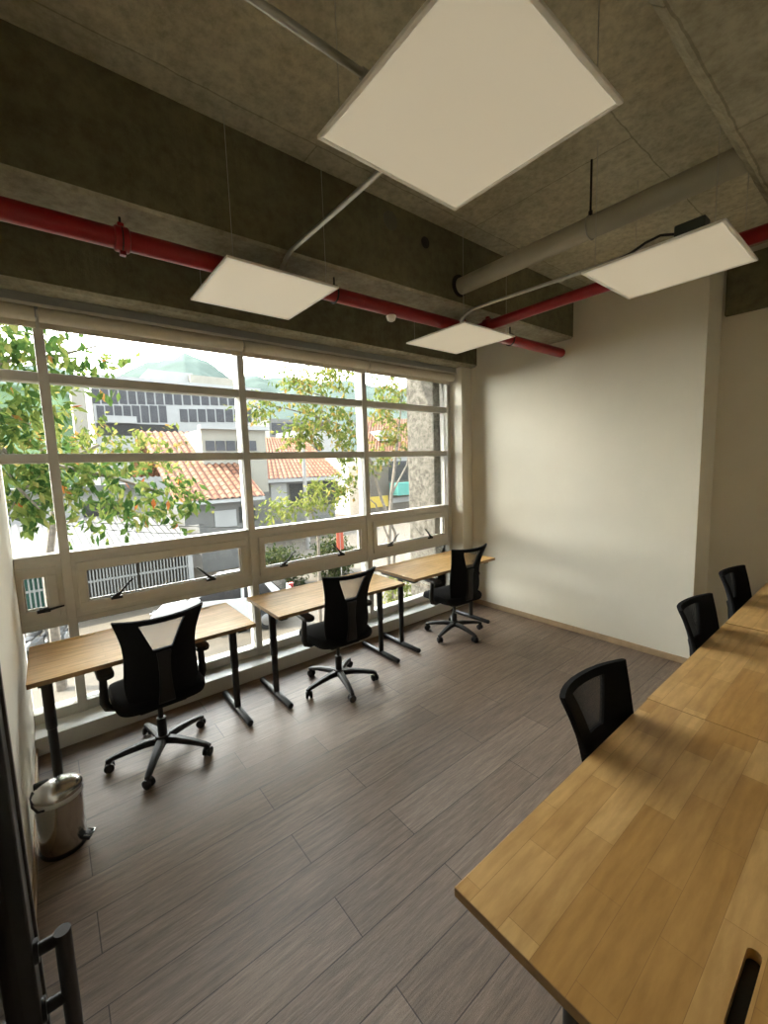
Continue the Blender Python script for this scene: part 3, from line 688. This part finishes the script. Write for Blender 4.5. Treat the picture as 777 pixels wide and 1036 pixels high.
# ---- hills
def hill(name, prof, Y, depth, mat, label):
    bm = B(); rows = []
    pts = []
    for (a, b) in zip(prof, prof[1:]):
        for k in range(10):
            t = k / 10; pts.append((a[0] + (b[0] - a[0]) * t, a[1] + (b[1] - a[1]) * t))
    pts.append(prof[-1])
    n = 16
    for (px, py) in pts:
        p = at(px, py, Y); col = []
        for j in range(n + 1):
            s = j / n
            y = Y - depth * (1 - s); z = ZG + (p.z - ZG) * (s ** 0.8)
            x = p.x * y / Y
            z += noise.noise(Vector((x * .02, y * .02, 1.7))) * p.z * .10 * s
            col.append(bm.verts.new((x, y, z)))
        col.append(bm.verts.new((p.x * 1.2, Y + depth, ZG)))
        rows.append(col)
    for a, b in zip(rows, rows[1:]):
        for j in range(n + 1): bm.faces.new((a[j], b[j], b[j + 1], a[j + 1]))
    struct(obj(name, bm, mat, smooth='all'), label, 'hill')
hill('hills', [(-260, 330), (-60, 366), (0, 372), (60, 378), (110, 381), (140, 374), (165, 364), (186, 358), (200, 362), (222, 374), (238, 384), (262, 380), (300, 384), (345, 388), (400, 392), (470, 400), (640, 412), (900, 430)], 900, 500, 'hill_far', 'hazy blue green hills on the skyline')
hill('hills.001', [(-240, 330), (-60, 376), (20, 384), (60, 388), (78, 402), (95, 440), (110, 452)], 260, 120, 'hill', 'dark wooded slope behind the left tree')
# ---- facade helper: a building = body + window parts
def building(label, px0, px1, py_top, Y, mat, depth, cat='building', name='building', zbase=None):
    a, b = at(px0, py_top, Y), at(px1, py_top, Y)
    t = thing(name, label, cat, ((a.x + b.x) / 2, Y, ZG if zbase is None else zbase))
    o = Vector(t.location)
    zt = (a.z + b.z) / 2
    bm = B(); box(bm, Vector((a.x, Y, o.z)) - o, Vector((b.x, Y + depth, zt)) - o); obj('body', bm, mat, t)
    return t, o
def face_box(t, o, nm, px0, px1, py0, py1, Y, mat, out=.05, thick=.12, label=None):
    a, b = at(px0, (py0 + py1) / 2, Y), at(px1, (py0 + py1) / 2, Y)
    zt, zb = at((px0 + px1) / 2, py0, Y).z, at((px0 + px1) / 2, py1, Y).z
    bm = B(); box(bm, Vector((a.x, Y - out, zb)) - o, Vector((b.x, Y - out + thick, zt)) - o)
    q = obj(nm, bm, mat, t)
    if label: q['label'] = label
    return q
# office block far behind
t, o = building('large white office block with rows of dark windows below the hills', 92, 262, 390, 75, 'ext_white', 20, 'office building')
face_box(t, o, 'corner_column', 78, 92, 391, 520, 75, 'ext_cream', .6, 3)
for k in range(17): face_box(t, o, 'window', 93 + k * 9.2, 100.6 + k * 9.2, 393.5, 408.5 + k * .12, 75, 'ext_glass', .06)
for k in range(8): face_box(t, o, 'window', 98 + k * 9.0, 105.6 + k * 9.0, 410.5, 427.5, 75, 'ext_glass', .06)
for k in range(8): face_box(t, o, 'window', 182 + k * 9.2, 189.8 + k * 9.2, 414, 427, 75, 'ext_glass', .06)
face_box(t, o, 'spandrel', 107, 138, 421, 428, 75, 'ext_white', .4)
face_box(t, o, 'parapet', 92, 262, 386, 392, 75, 'ext_white', .5, 1)
face_box(t, o, 'dark_base', 98, 180, 429, 441, 75, 'ext_dark', .08)
face_box(t, o, 'penthouse', 155, 200, 372, 388, 75, 'ext_white', -3, 8)
face_box(t, o, 'penthouse', 196, 240, 379, 388, 75, 'ext_cream', -2, 8)
# dim flats between office and houses
t, o = building('dark glazed building behind the tile roofs', 272, 335, 425, 60, 'ext_grey', 10)
for k in range(4): face_box(t, o, 'window', 275 + k * 15, 287 + k * 15, 428, 440, 60, 'ext_glass')
t, o = building('plain white gable wall right of the tile roofs', 300, 352, 436, 48, 'ext_white', 6)
face_box(t, o, 'window', 318, 326, 448, 456, 48, 'ext_glass')
# ---- tile roof houses
def tile_slope(name, eL, eR, rR, rL, parent, o, tile=.34, amp=.10):
    eL, eR, rR, rL = [Vector(p) for p in (eL, eR, rR, rL)]
    bm = B(); uvl = bm.loops.layers.uv.new('UVMap')
    W = (eR - eL).length; H = ((rR + rL) / 2 - (eL + eR) / 2).length
    nc = int(W / tile * 6); nr = max(2, int(H / .36))
    nrm = (eR - eL).cross(rL - eL).normalized()
    if nrm.z < 0: nrm = -nrm
    g = []
    for i in range(nr + 1):
        v = i / nr; row = []
        for j in range(nc + 1):
            u = j / nc
            p = (eL * (1 - u) + eR * u) * (1 - v) + (rL * (1 - u) + rR * u) * v
            h = amp * (1 - abs(math.cos(PI * u * W / tile)) * 1.0) 
            row.append((bm.verts.new(p + nrm * h - o), (u * W, v * H)))
        g.append(row)
    for i in range(nr):
        for j in range(nc):
            q = (g[i][j], g[i][j + 1], g[i + 1][j + 1], g[i + 1][j])
            f = bm.faces.new([x[0] for x in q])
            for lp, x in zip(f.loops, q): lp[uvl].uv = x[1]
    return obj(name, bm, 'tile', parent, smooth='all')
t = thing('house', 'grey walled house under the large clay tile roof', 'house', (8, 21, ZG)); o = Vector(t.location)
eL, eR = at(176, 508, 20), at(283, 501, 20); rL, rR = at(140, 437, 27), at(256, 437, 27)
ze = (eL.z + eR.z) / 2; eL.z = eR.z = ze; zr = 4.0; rL.z = rR.z = zr; eR.x = rR.x = 8.5
tile_slope('roof_slope', eL, eR, rR, rL, t, o)
bL, bR = rL + Vector((0, 5, -2.6)), rR + Vector((0, 5, -2.6))
tile_slope('roof_slope', bR, bL, rL, rR, t, o)
bm = B(); box(bm, Vector((eL.x + 1.1, 20.5, ZG)) - o, Vector((eR.x - .4, 25.8, ze + .02)) - o); obj('body', bm, 'ext_grey', t)
bm = B(); box(bm, eL + Vector((0, -.05, -.18)) - o, eR + Vector((0, .12, -.03)) - o); obj('fascia', bm, 'ext_white', t)
bm = B(); prism(bm, [((p - o).y, (p - o).z) for p in (eR + Vector((0, .3, 0)), Vector((0, 31.5, ze + .6)), rR - Vector((0, 0, .15)))], 0, (rR - o).x - .6, (rR - o).x - .3); obj('gable', bm, 'ext_cream', t)
for a in ((217, 239, 516, 533), (186, 206, 515, 531)): face_box(t, o, 'garage_door' if a[0] > 200 else 'window', *a, 20.5, 'ext_white' if a[0] > 200 else 'ext_grey', .06)
face_box(t, o, 'window', 242, 258, 512, 528, 20.5, 'ext_dark', .05)
a_, b_ = at(203, 434, 23.2), at(268, 434, 23.2)
bm = B(); box(bm, Vector((a_.x, 23.2, ze)) - o, Vector((b_.x, 26.5, a_.z)) - o); dm = obj('dormer', bm, 'ext_cream', t)
for k in range(5): face_box(dm, o, 'window', 208 + k * 10.5, 217 + k * 10.5, 446, 456, 23.2, 'ext_glass')
face_box(dm, o, 'roof_edge', 201, 270, 431, 435, 23.2, 'ext_white', .3, .5)
t = thing('house', 'second clay tile roof house behind the middle window bay', 'house', (13, 28, ZG)); o = Vector(t.location)
eL, eR = at(252, 486, 26), at(347, 481, 26); rL, rR = at(258, 443, 31), at(306, 443, 31)
ze = (eL.z + eR.z) / 2; eL.z = eR.z = ze; rL.z = rR.z = (rL.z + rR.z) / 2
tile_slope('roof_slope', eL, eR, rR, rL, t, o)
tile_slope('roof_slope', eR, eR + Vector((0, 6, 0)), rR + Vector((0, .1, 0)), rR, t, o)
bm = B(); box(bm, Vector((eL.x, 26.5, ZG)) - o, Vector((eR.x - .5, 32, ze)) - o); obj('body', bm, 'ext_grey', t)
bm = B(); box(bm, eL + Vector((0, -.05, -.25)) - o, eR + Vector((0, .15, -.03)) - o); obj('fascia', bm, 'ext_white', t)
face_box(t, o, 'garage_door', 274, 290, 489, 514, 26.5, 'ext_white', .06)
face_box(t, o, 'dark_opening', 293, 322, 489, 512, 26.5, 'ext_dark', .05); face_box(t, o, 'dark_opening', 325, 342, 487, 510, 26.5, 'ext_dark', .05)
t = thing('house', 'third clay tile roof seen beside the stucco pier', 'house', (26, 34, ZG)); o = Vector(t.location)
eL, eR = at(360, 462, 32), at(440, 458, 32); rL, rR = at(366, 424, 38), at(440, 424, 38); rL.z = rR.z = (rL.z + rR.z) / 2; eL.z = eR.z = (eL.z + eR.z) / 2
tile_slope('roof_slope', eL, eR, rR, rL, t, o)
bm = B(); box(bm, Vector((eL.x + .2, 32.4, ZG)) - o, Vector((eR.x, 44, eL.z)) - o); obj('body', bm, 'ext_white', t)
face_box(t, o, 'dormer', 382, 396, 436, 446, 34, 'ext_white', .4, 2)
face_box(t, o, 'window_band', 394, 440, 466, 484, 32.4, 'ext_glass', .06)
# shop with teal awning
t, o = building('low shop with a teal awning beyond the thin tree trunks', 372, 440, 470, 29, 'ext_beige', 3, 'shop', 'shop')
face_box(t, o, 'window', 393, 412, 470, 486, 29, 'ext_dark'); 
face_box(t, o, 'awning', 394, 414, 488, 500, 29, 'teal', 1.2, 1.2, 'teal awning'); face_box(t, o, 'board', 374, 392, 502, 513, 29, 'yellow', .1, .12, 'yellow board'); face_box(t, o, 'board', 394, 416, 503, 508, 29, 'ext_white', .1)
p = at(344, 545, 14.4); t = thing('banner', 'orange banner on a thin pole across the street', 'banner', (p.x, 14.4, ZG))
bm = B(); tube(bm, [(0, 0, 0), (0, 0, at(344, 528, 14.4).z - ZG)], .02, 8); obj('pole', bm, 'wood_pole', t)
bm = B(); box(bm, (-.16, -.012, at(344, 556, 14.4).z - ZG), (.16, .012, at(344, 530, 14.4).z - ZG)); obj('flag', bm, 'orange', t)
# ---- white sheet roof building with barred gate
t = thing('garage_building', 'low white roofed building with a white barred front across the street', 'building', (1, 18, ZG)); o = Vector(t.location)
eL, eR = at(-40, 572, 17), at(196, 549, 17); ze = -.95; eL.z = eR.z = ze
rL, rR = at(-40, 524, 25), at(168, 520, 25); rL.z = rR.z = -.42
bm = B(); nc = 200; nr = 6; g = []
for i in range(nr + 1):
    v = i / nr; row = []
    for j in range(nc + 1):
        u = j / nc; p = (eL * (1 - u) + eR * u) * (1 - v) + (rL * (1 - u) + rR * u) * v
        row.append(bm.verts.new(p - o + Vector((0, 0, .045 * math.sin(u * nc * .9)))))
    g.append(row)
for i in range(nr):
    for j in range(nc): bm.faces.new((g[i][j], g[i][j + 1], g[i + 1][j + 1], g[i + 1][j]))
obj('sheet_roof', bm, 'white_roof', t, smooth='all')
bm = B(); box(bm, eL + Vector((0, -.12, -.16)) - o, eR + Vector((0, .02, .02)) - o); obj('gutter', bm, 'ext_white', t)
bm = B(); box(bm, Vector((eL.x, 18.6, ZG)) - o, Vector((eR.x - .2, 18.8, ze)) - o); obj('back_wall', bm, 'ext_beige', t)
bm = B(); box(bm, Vector((at(62, 590, 17.2).x, 17.2, ZG)) - o, Vector((at(82, 590, 17.2).x, 18.6, ze)) - o); box(bm, Vector((at(192, 590, 17.2).x, 17.2, ZG)) - o, Vector((at(197, 590, 17.2).x, 18.6, ze)) - o); obj('pier', bm, 'ext_white', t)
def bars(nm, px0, px1, n):
    x0, x1 = at(px0, 590, 17.25).x, at(px1, 590, 17.25).x
    g = B()
    for zz in (ZG + .15, ZG + 1.25, ze - .12): box(g, Vector((x0, 17.22, zz)) - o, Vector((x1, 17.28, zz + .07)) - o)
    gt = obj(nm, g, 'white_bar', t)
    for k in range(n):
        x = x0 + (x1 - x0) * (k + .5) / n; b = B(); box(b, Vector((x - .022, 17.23, ZG + .1)) - o, Vector((x + .022, 17.27, ze - .06)) - o); obj('bar', b, 'white_bar', gt)
bars('gate', 83, 140, 17); bars('gate', 142, 192, 15); bars('window_grille', 16, 60, 9)
bm = B(); box(bm, Vector((at(18, 590, 17.6).x, 17.6, ZG)) - o, Vector((at(58, 590, 17.6).x, 17.66, ze)) - o); obj('door', bm, 'green_door', t)['label'] = 'green door behind the bars'
t, o = building('white two storey house behind the sheet roof', -60, 150, 496, 27, 'ext_white', 5, 'house', 'house')
face_box(t, o, 'window', 84, 122, 508, 522, 27, 'ext_glass'); face_box(t, o, 'window', 20, 44, 506, 521, 27, 'ext_glass')
bm = B(); p, q = at(-60, 497, 26.6), at(152, 497, 26.6); box(bm, p - o + Vector((0, 0, -.05)), q - o + Vector((0, 1, .18))); obj('roof_edge', bm, 'ext_grey', t)
# ---- white car
def make_car():
    t = thing('car', 'white car parked across the street behind the first window desk', 'car', (at(230, 600, 13.4).x, 13.4, ZG), math.radians(153))
    bm = B()
    prof = [(-2.0, .35), (-2.05, .62), (-1.98, .9), (-1.75, 1.0), (-1.0, 1.06), (-.95, 1.06), (.9, 1.04), (1.35, .98), (1.9, .86), (2.05, .7), (2.05, .4), (1.95, .3), (1.66, .3), (1.6, .5), (1.45, .64), (1.25, .68), (1.05, .64), (.9, .5), (.84, .28), (-.84, .28), (-.9, .5), (-1.05, .64), (-1.25, .68), (-1.45, .64), (-1.6, .5), (-1.66, .3)]
    prism(bm, [(x, z) for x, z in prof], 1, -.86, .86); body = obj('body', bm, 'car_white', t, .05)
    bm = B(); lo = [(-1.85, 1.0), (-1.3, 1.56), (-.2, 1.62), (.35, 1.55), (1.15, 1.0)]
    A = [bm.verts.new((x, -.84 + (z - 1) * .22, z)) for x, z in lo]; Bv = [bm.verts.new((x, .84 - (z - 1) * .22, z)) for x, z in lo]
    bm.faces.new(A); bm.faces.new(Bv[::-1])
    for i in range(5): bm.faces.new((A[i], Bv[i], Bv[(i + 1) % 5], A[(i + 1) % 5]))
    obj('cabin', bm, 'car_white', t, .05)
    for s in (-1, 1):
        for tri in ([(-1.5, 1.06), (-1.2, 1.46), (-.62, 1.52), (-.62, 1.06)], [(-.52, 1.06), (-.52, 1.525), (.24, 1.46), (.82, 1.06)]):
            bm = B(); A = [bm.verts.new((x, s * (.855 - (z - 1) * .22), z)) for x, z in tri]; Bv = [bm.verts.new((x, s * (.80 - (z - 1) * .22), z)) for x, z in tri]
            bm.faces.new(A); bm.faces.new(Bv[::-1])
            for i in range(4): bm.faces.new((A[i], Bv[i], Bv[(i + 1) % 4], A[(i + 1) % 4]))
            obj('side_window', bm, 'car_glass', t)
    for nm, (x0, z0), (x1, z1), ox in (('windscreen', (1.08, 1.06), (.40, 1.52), .02), ('rear_window', (-1.80, 1.06), (-1.36, 1.5), -.02)):
        bm = B(); q = []
        for dx in (0, ox * 2): q += [bm.verts.new((x + dx, y * (.80 - (z - 1) * .24), z)) for x, z, y in ((x0, z0, -1), (x0, z0, 1), (x1, z1, 1), (x1, z1, -1))]
        for f in ((0, 1, 2, 3), (4, 5, 6, 7), (0, 1, 5, 4), (1, 2, 6, 5), (2, 3, 7, 6), (3, 0, 4, 7)): bm.faces.new([q[i] for i in f])
        obj(nm, bm, 'car_glass', t)
    for x in (-1.25, 1.25):
        for s in (-1, 1):
            bm = B(); tube(bm, [(x, s * .66, .32), (x, s * .69, .32), (x, s * .86, .32), (x, s * .88, .32)], [.29, .32, .32, .28], 28); w = obj('wheel', bm, 'tyre', t, smooth=True)
            bm = B(); tube(bm, [(x, s * .87, .32), (x, s * .89, .32)], [.2, .17], 20); obj('hub', bm, 'alloy', w, smooth=True)
    for s in (-1, 1):
        bm = B(); box(bm, (1.88, s * .62 - .16, .68), (2.06, s * .62 + .16, .82)); obj('headlamp', bm, 'chrome', t, .02)
        bm = B(); box(bm, (-2.06, s * .7 - .1, .75), (-1.9, s * .7 + .1, .98)); obj('tail_lamp', bm, 'lamp_red', t, .02)
        bm = B(); box(bm, (.62, s * .95 - .08, 1.02), (.78, s * .95 + .08, 1.14)); obj('mirror', bm, 'car_white', t, .02)
make_car()
# ---- motorcycles
def make_moto():
    t = thing('motorcycle', '', 'motorcycle', group='parked motorcycles')
    for x in (-.65, .65):
        bm = B()
        tube(bm, [(x + .25 * math.cos(a), 0, .3 + .25 * math.sin(a)) for a in [2 * PI * k / 24 for k in range(25)]], .055, 10, caps=False)
        w = obj('wheel', bm, 'tyre', t, smooth=True)
        bm = B(); tube(bm, [(x, -.05, .3), (x, .05, .3)], .07, 14)
        for k in range(5): a = 2 * PI * k / 5; tube(bm, [(x, 0, .3), (x + .22 * math.cos(a), 0, .3 + .22 * math.sin(a))], .014, 6)
        obj('hub', bm, 'alloy', w, smooth=True)
    bm = B(); tube(bm, [(-.2, 0, .72), (0, 0, .84), (.2, 0, .84), (.36, 0, .76)], [.06, .15, .16, .07], 14); obj('tank', bm, 'ext_dark', t, smooth=True)
    bm = B(); tube(bm, [(-.78, 0, .86), (-.5, 0, .80), (-.2, 0, .76)], [.05, .12, .11], 12, flat=.5); obj('seat', bm, 'black', t, smooth=True)
    bm = B(); box(bm, (-.22, -.12, .26), (.24, .12, .62)); tube(bm, [(-.22, -.16, .3), (-.8, -.17, .36)], .045, 10); obj('engine', bm, 'alloy', t, .03)
    bm = B(); tube(bm, [(.65, .08, .3), (.42, .08, .95)], .022, 8); tube(bm, [(.65, -.08, .3), (.42, -.08, .95)], .022, 8); tube(bm, [(-.65, .07, .3), (-.1, .07, .4)], .025, 8); obj('fork', bm, 'alloy', t, smooth=True)
    bm = B(); tube(bm, [(.28, -.36, 1.02), (.38, -.2, 1.03), (.42, 0, .98), (.38, .2, 1.03), (.28, .36, 1.02)], .015, 8); obj('handlebar', bm, 'black_metal', t, smooth=True)
    bm = B(); tube(bm, [(.44, 0, .86), (.54, 0, .86)], [.07, .09], 14); obj('headlamp', bm, 'chrome', t, smooth=True)
    bm = B(); tube(bm, [(-.80, 0, .62), (-.4, 0, .7)], [.03, .09], 10); obj('tail', bm, 'car_white', t, smooth=True)
    return t
M0 = make_moto()
for i, (px, rz, lb) in enumerate(((34, 70, 'dark motorcycle parked leftmost across the street'), (62, 78, 'motorcycle parked right of another one across the street'))):
    q = M0 if i == 0 else copy_tree(M0)
    p = at(px, 645, 14.2); q.location = (p.x, 14.2, ZG); q.rotation_euler.z = math.radians(rz); q['label'] = lb
# ---- vegetation
def leaf(bm, p, d, n, L, W):
    s = d.cross(n).normalized()
    a = bm.verts.new(p); b = bm.verts.new(p + d * L * .45 + s * W - n * W * .25); c = bm.verts.new(p + d * L - n * L * .12); e = bm.verts.new(p + d * L * .45 - s * W - n * W * .25)
    mid = bm.verts.new(p + d * L * .5)
    bm.faces.new((a, b, mid)); bm.faces.new((b, c, mid)); bm.faces.new((c, e, mid)); bm.faces.new((e, a, mid))
def rv(): return Vector((random.gauss(0, 1), random.gauss(0, 1), random.gauss(0, 1)))
def foliage(bm, o, blobs, L, dens, droop=.5):
    for (c, r) in blobs:
        n = int(dens * r[0] * r[2] * 4)
        # sprays: small twigs carrying leaves
        for k in range(max(1, n // 7)):
            v = rv().normalized() * random.random() ** .45
            tc = c + Vector((v.x * r[0], v.y * r[1], v.z * r[2]))
            td = (rv() * .6 + Vector((v.x, v.y, v.z * .4)) + Vector((0, 0, -droop * .4))).normalized()
            for j in range(7):
                p = tc + td * L * .32 * j
                d = (td * .4 + rv() * .7 + Vector((0, 0, -droop))).normalized(); nn = (Vector((0, 0, 1)) + rv() * .5).normalized()
                ll = L * random.uniform(.6, 1.15); leaf(bm, p - o, d, nn, ll, ll * random.uniform(.2, .28))
def tree(label, base, blobs_px, leafmat, L, dens, branches, group=None, name='tree'):
    base = Vector(base); t = thing(name, label, 'tree', base, group=group)
    bm = B()
    for path, r0, r1 in branches:
        n = len(path); tube(bm, [Vector(p) - base for p in path], [r0 + (r1 - r0) * k / (n - 1) for k in range(n)], 8)
    obj('trunk', bm, 'bark', t, smooth=True)
    bm = B(); foliage(bm, base, blobs_px, L, dens); obj('foliage', bm, leafmat, t, smooth=False)
    return t
def blob(px, py, Y, rpx, rpz=None, ry=None):
    p = at(px, py, Y); k = Y / F_PX * 1.18
    return (p, (rpx * k, (ry if ry else rpx * k), (rpz if rpz else rpx) * k))
# left tree: big leaves hanging in front of the left bays
bl = [blob(18, 350, 6.2, 30, 16), blob(78, 356, 6.4, 32, 15), blob(15, 415, 6.0, 26, 26), blob(14, 490, 5.8, 30, 26), blob(110, 490, 6.6, 48, 22), blob(160, 500, 6.8, 34, 22), blob(60, 500, 6.2, 26, 22),
      blob(-40, 400, 6, 50, 50), blob(-60, 300, 6.4, 60, 40), blob(-30, 480, 6, 40, 40), blob(80, 384, 6.4, 26, 5), blob(140, 516, 6.8, 36, 10), blob(196, 514, 7.0, 9, 9), blob(70, 470, 6.4, 22, 10)]
A0 = at(-60, 470, 6.3)
def bp(*pts): return [at(*p) for p in pts]
tree('large leaved tree hanging into the view of the left windows', (A0.x - .2, 6.3, ZG),
     bl, 'leaf_a', .15, 270,
     [([(A0.x - .2, 6.3, ZG), (A0.x - .15, 6.3, -1.0), (A0.x, 6.3, .6), A0], .16, .09), (bp((-60, 470, 6.3), (0, 455, 6.3), (50, 470, 6.4), (110, 482, 6.6), (170, 500, 6.8)), .05, .012),
      (bp((-60, 470, 6.3), (-30, 400, 6.3), (0, 366, 6.3), (50, 362, 6.4), (98, 350, 6.4)), .05, .01), (bp((-30, 400, 6.3), (10, 420, 6.1), (30, 430, 6.0)), .03, .01), (bp((0, 455, 6.3), (15, 490, 6.0), (40, 515, 5.8)), .03, .008), (bp((50, 470, 6.4), (20, 500, 6.1), (8, 520, 5.9)), .02, .006)])
bl = [blob(115, 448, 12, 50, 14), blob(75, 440, 12, 26, 14), blob(30, 440, 12, 30, 24), blob(160, 455, 12, 22, 8), blob(100, 470, 11, 50, 14)]
A1 = at(40, 520, 12)
tree('pale yellow green tree behind the large leaved one', (A1.x, 12, ZG), bl, 'leaf_b', .19, 110, [([(A1.x, 12, ZG), (A1.x, 12, -.5), at(60, 470, 12), at(100, 450, 12)], .12, .03), (bp((60, 470, 12), (30, 445, 12), (20, 430, 12)), .05, .015)])
# right tree: open crown with thin trunks
bl = [blob(310, 385, 8.6, 30, 13), blob(345, 378, 8.6, 20, 14), blob(268, 412, 8.4, 22, 9), blob(330, 425, 8.6, 32, 22), blob(305, 440, 8.5, 18, 12), blob(352, 452, 8.6, 16, 18), blob(398, 395, 9, 22, 16), blob(400, 440, 9, 18, 20), blob(385, 415, 9, 18, 14), blob(352, 490, 8.8, 12, 14), blob(376, 465, 9, 14, 16)]
A2 = at(392, 560, 9)
tree('open crowned yellow green tree with thin trunks in the right bays', (A2.x, 9, ZG), bl, 'leaf_b', .14, 560,
     [([(A2.x, 9, ZG), at(393, 560, 9), at(396, 500, 9), at(400, 465, 9), at(405, 420, 9), at(408, 385, 9)], .07, .015), ([(A2.x + .1, 9.1, ZG), at(400, 540, 9), at(386, 505, 9), at(376, 470, 9), at(360, 430, 8.8), at(330, 402, 8.6), at(300, 392, 8.6)], .05, .01),
      (bp((376, 470, 9), (365, 440, 8.8), (345, 430, 8.6), (315, 420, 8.5), (285, 412, 8.4), (258, 408, 8.4)), .03, .007), (bp((396, 500, 9), (412, 470, 9), (416, 430, 9), (414, 395, 9)), .03, .01), (bp((330, 402, 8.6), (320, 430, 8.5), (305, 442, 8.5)), .018, .006), (bp((393, 545, 9), (380, 510, 9), (362, 495, 8.9), (350, 490, 8.8)), .025, .008)])
bl = [blob(300, 510, 10, 30, 13), blob(275, 520, 10, 14, 9), blob(330, 502, 10, 20, 15), blob(318, 492, 10, 14, 9)]
A3 = at(320, 560, 10)
tree('low bright green tree top in the middle bay', (A3.x, 10, ZG), bl, 'leaf_c', .15, 300, [([(A3.x, 10, ZG), at(322, 545, 10), at(315, 515, 10)], .06, .02), (bp((315, 518, 10), (295, 512, 10), (275, 518, 10)), .025, .008), (bp((315, 518, 10), (330, 504, 10)), .025, .008)])
def bush(label, px, py, Y, rpx, rpz, mat, L=.1, dens=120, grp=None):
    p, r = blob(px, py, Y, rpx, rpz); r = (r[0], min(r[1], 1.0), r[2]); base = Vector((p.x, Y, ZG))
    t = thing('bush', label, 'bush', base, group=grp)
    bm = B()
    for k in range(5): tube(bm, [(random.uniform(-.1, .1), 0, 0), Vector((random.uniform(-.5, .5) * r[0], random.uniform(-.3, .3), (p.z - ZG) * .9))], [.03, .01], 6)
    obj('stems', bm, 'bark', t)
    lo = [(p, r)]
    z = p.z - r[2]
    while z > ZG + .3: lo.append((Vector((p.x, Y, z)), (r[0] * .85, r[1] * .85, .4))); z -= .5
    bm = B(); foliage(bm, base, lo, L, dens, .2); obj('foliage', bm, mat, t)
bush('dark hedge bush across the street in the middle bay, left half', 284, 578, 15.6, 21, 24, 'leaf_d', .16, 1100)
bush('dark hedge bush across the street in the middle bay, right half', 336, 564, 15.8, 20, 22, 'leaf_d', .16, 1100)
bush('bright yellow green shrub below the third window bay', 402, 592, 7.4, 16, 24, 'leaf_c', .11, 900)
bush('green shrub at the foot of the stucco pier', 436, 560, 8.2, 14, 18, 'leaf_b', .1, 700)
# utility pole and cables
bm = B(); p = at(308, 480, 22); tube(bm, [(p.x, 22, ZG), (p.x, 22, 3.2)], [.14, .1], 10); tag(obj('utility_pole', bm, 'wood_pole', smooth=True), 'grey utility pole in front of the tile roofs', 'pole')
for i, (a, b, lb) in enumerate((((-40, 516, 13), (262, 538, 13), 'upper thin overhead cable crossing the window bays'), ((-40, 522, 13), (420, 528, 13), 'lower thin overhead cable crossing the window bays'))):
    p, q = at(*a), at(*b); bm = B(); tube(bm, [p + (q - p) * (k / 20) - Vector((0, 0, .25 * math.sin(PI * k / 20))) for k in range(21)], .012, 6); tag(obj('overhead_cable', bm, 'black'), lb, 'cable', 'overhead cables')
# ================================================================== LIGHT
w = bpy.data.worlds.new('sky'); sc.world = w; w.use_nodes = True; nt = w.node_tree
bg = nt.nodes['Background']; tc = N(nt, 'ShaderNodeTexCoord'); sx = N(nt, 'ShaderNodeSeparateXYZ'); nt.links.new(tc.outputs['Generated'], sx.inputs[0])
c = ramp(nt, sx.outputs['Z'], [(0.0, (1.0, .955, .87)), (.3, (1, .97, .91)), (.8, (.8, .88, 1.0))])
# hazy bright sky on the sun's side (y+), deep blue and much darker away from it
mr = N(nt, 'ShaderNodeMapRange', interpolation_type='SMOOTHSTEP'); nt.links.new(sx.outputs['Y'], mr.inputs[0])
for i, v in ((1, -.25), (2, .6), (3, .0), (4, 1.0)): mr.inputs[i].default_value = v
c2 = ramp(nt, sx.outputs['Z'], [(0.0, (1, 1, 1)), (.45, (.75, .75, .75)), (1, (.14, .15, .17))])
c = mixc(nt, 1.0, c, c2, 'MULTIPLY')
c = mixc(nt, mr.outputs[0], (.105, .115, .125), c)
nt.links.new(c, bg.inputs['Color']); bg.inputs['Strength'].default_value = 8.0
sd = bpy.data.lights.new('sun', 'SUN'); sd.energy = 4.2; sd.color = (1, .92, .78); sd.angle = math.radians(1.2)
so = bpy.data.objects.new('sun', sd); COL.objects.link(so); so.location = (-10, 12, 22)
so.rotation_euler = Vector((.52, -.40, -1)).to_track_quat('-Z', 'Y').to_euler()
sc.view_settings.view_transform = 'Standard'; sc.view_settings.look = 'None'; sc.view_settings.gamma = 1; sc.view_settings.use_curve_mapping = False
sc.view_settings.exposure = 2.0
cy = sc.cycles
cy.use_denoising = True; cy.max_bounces = 12; cy.diffuse_bounces = 7; cy.glossy_bounces = 4; cy.transparent_max_bounces = 24; cy.caustics_reflective = False; cy.caustics_refractive = False
cy.sample_clamp_indirect = 6
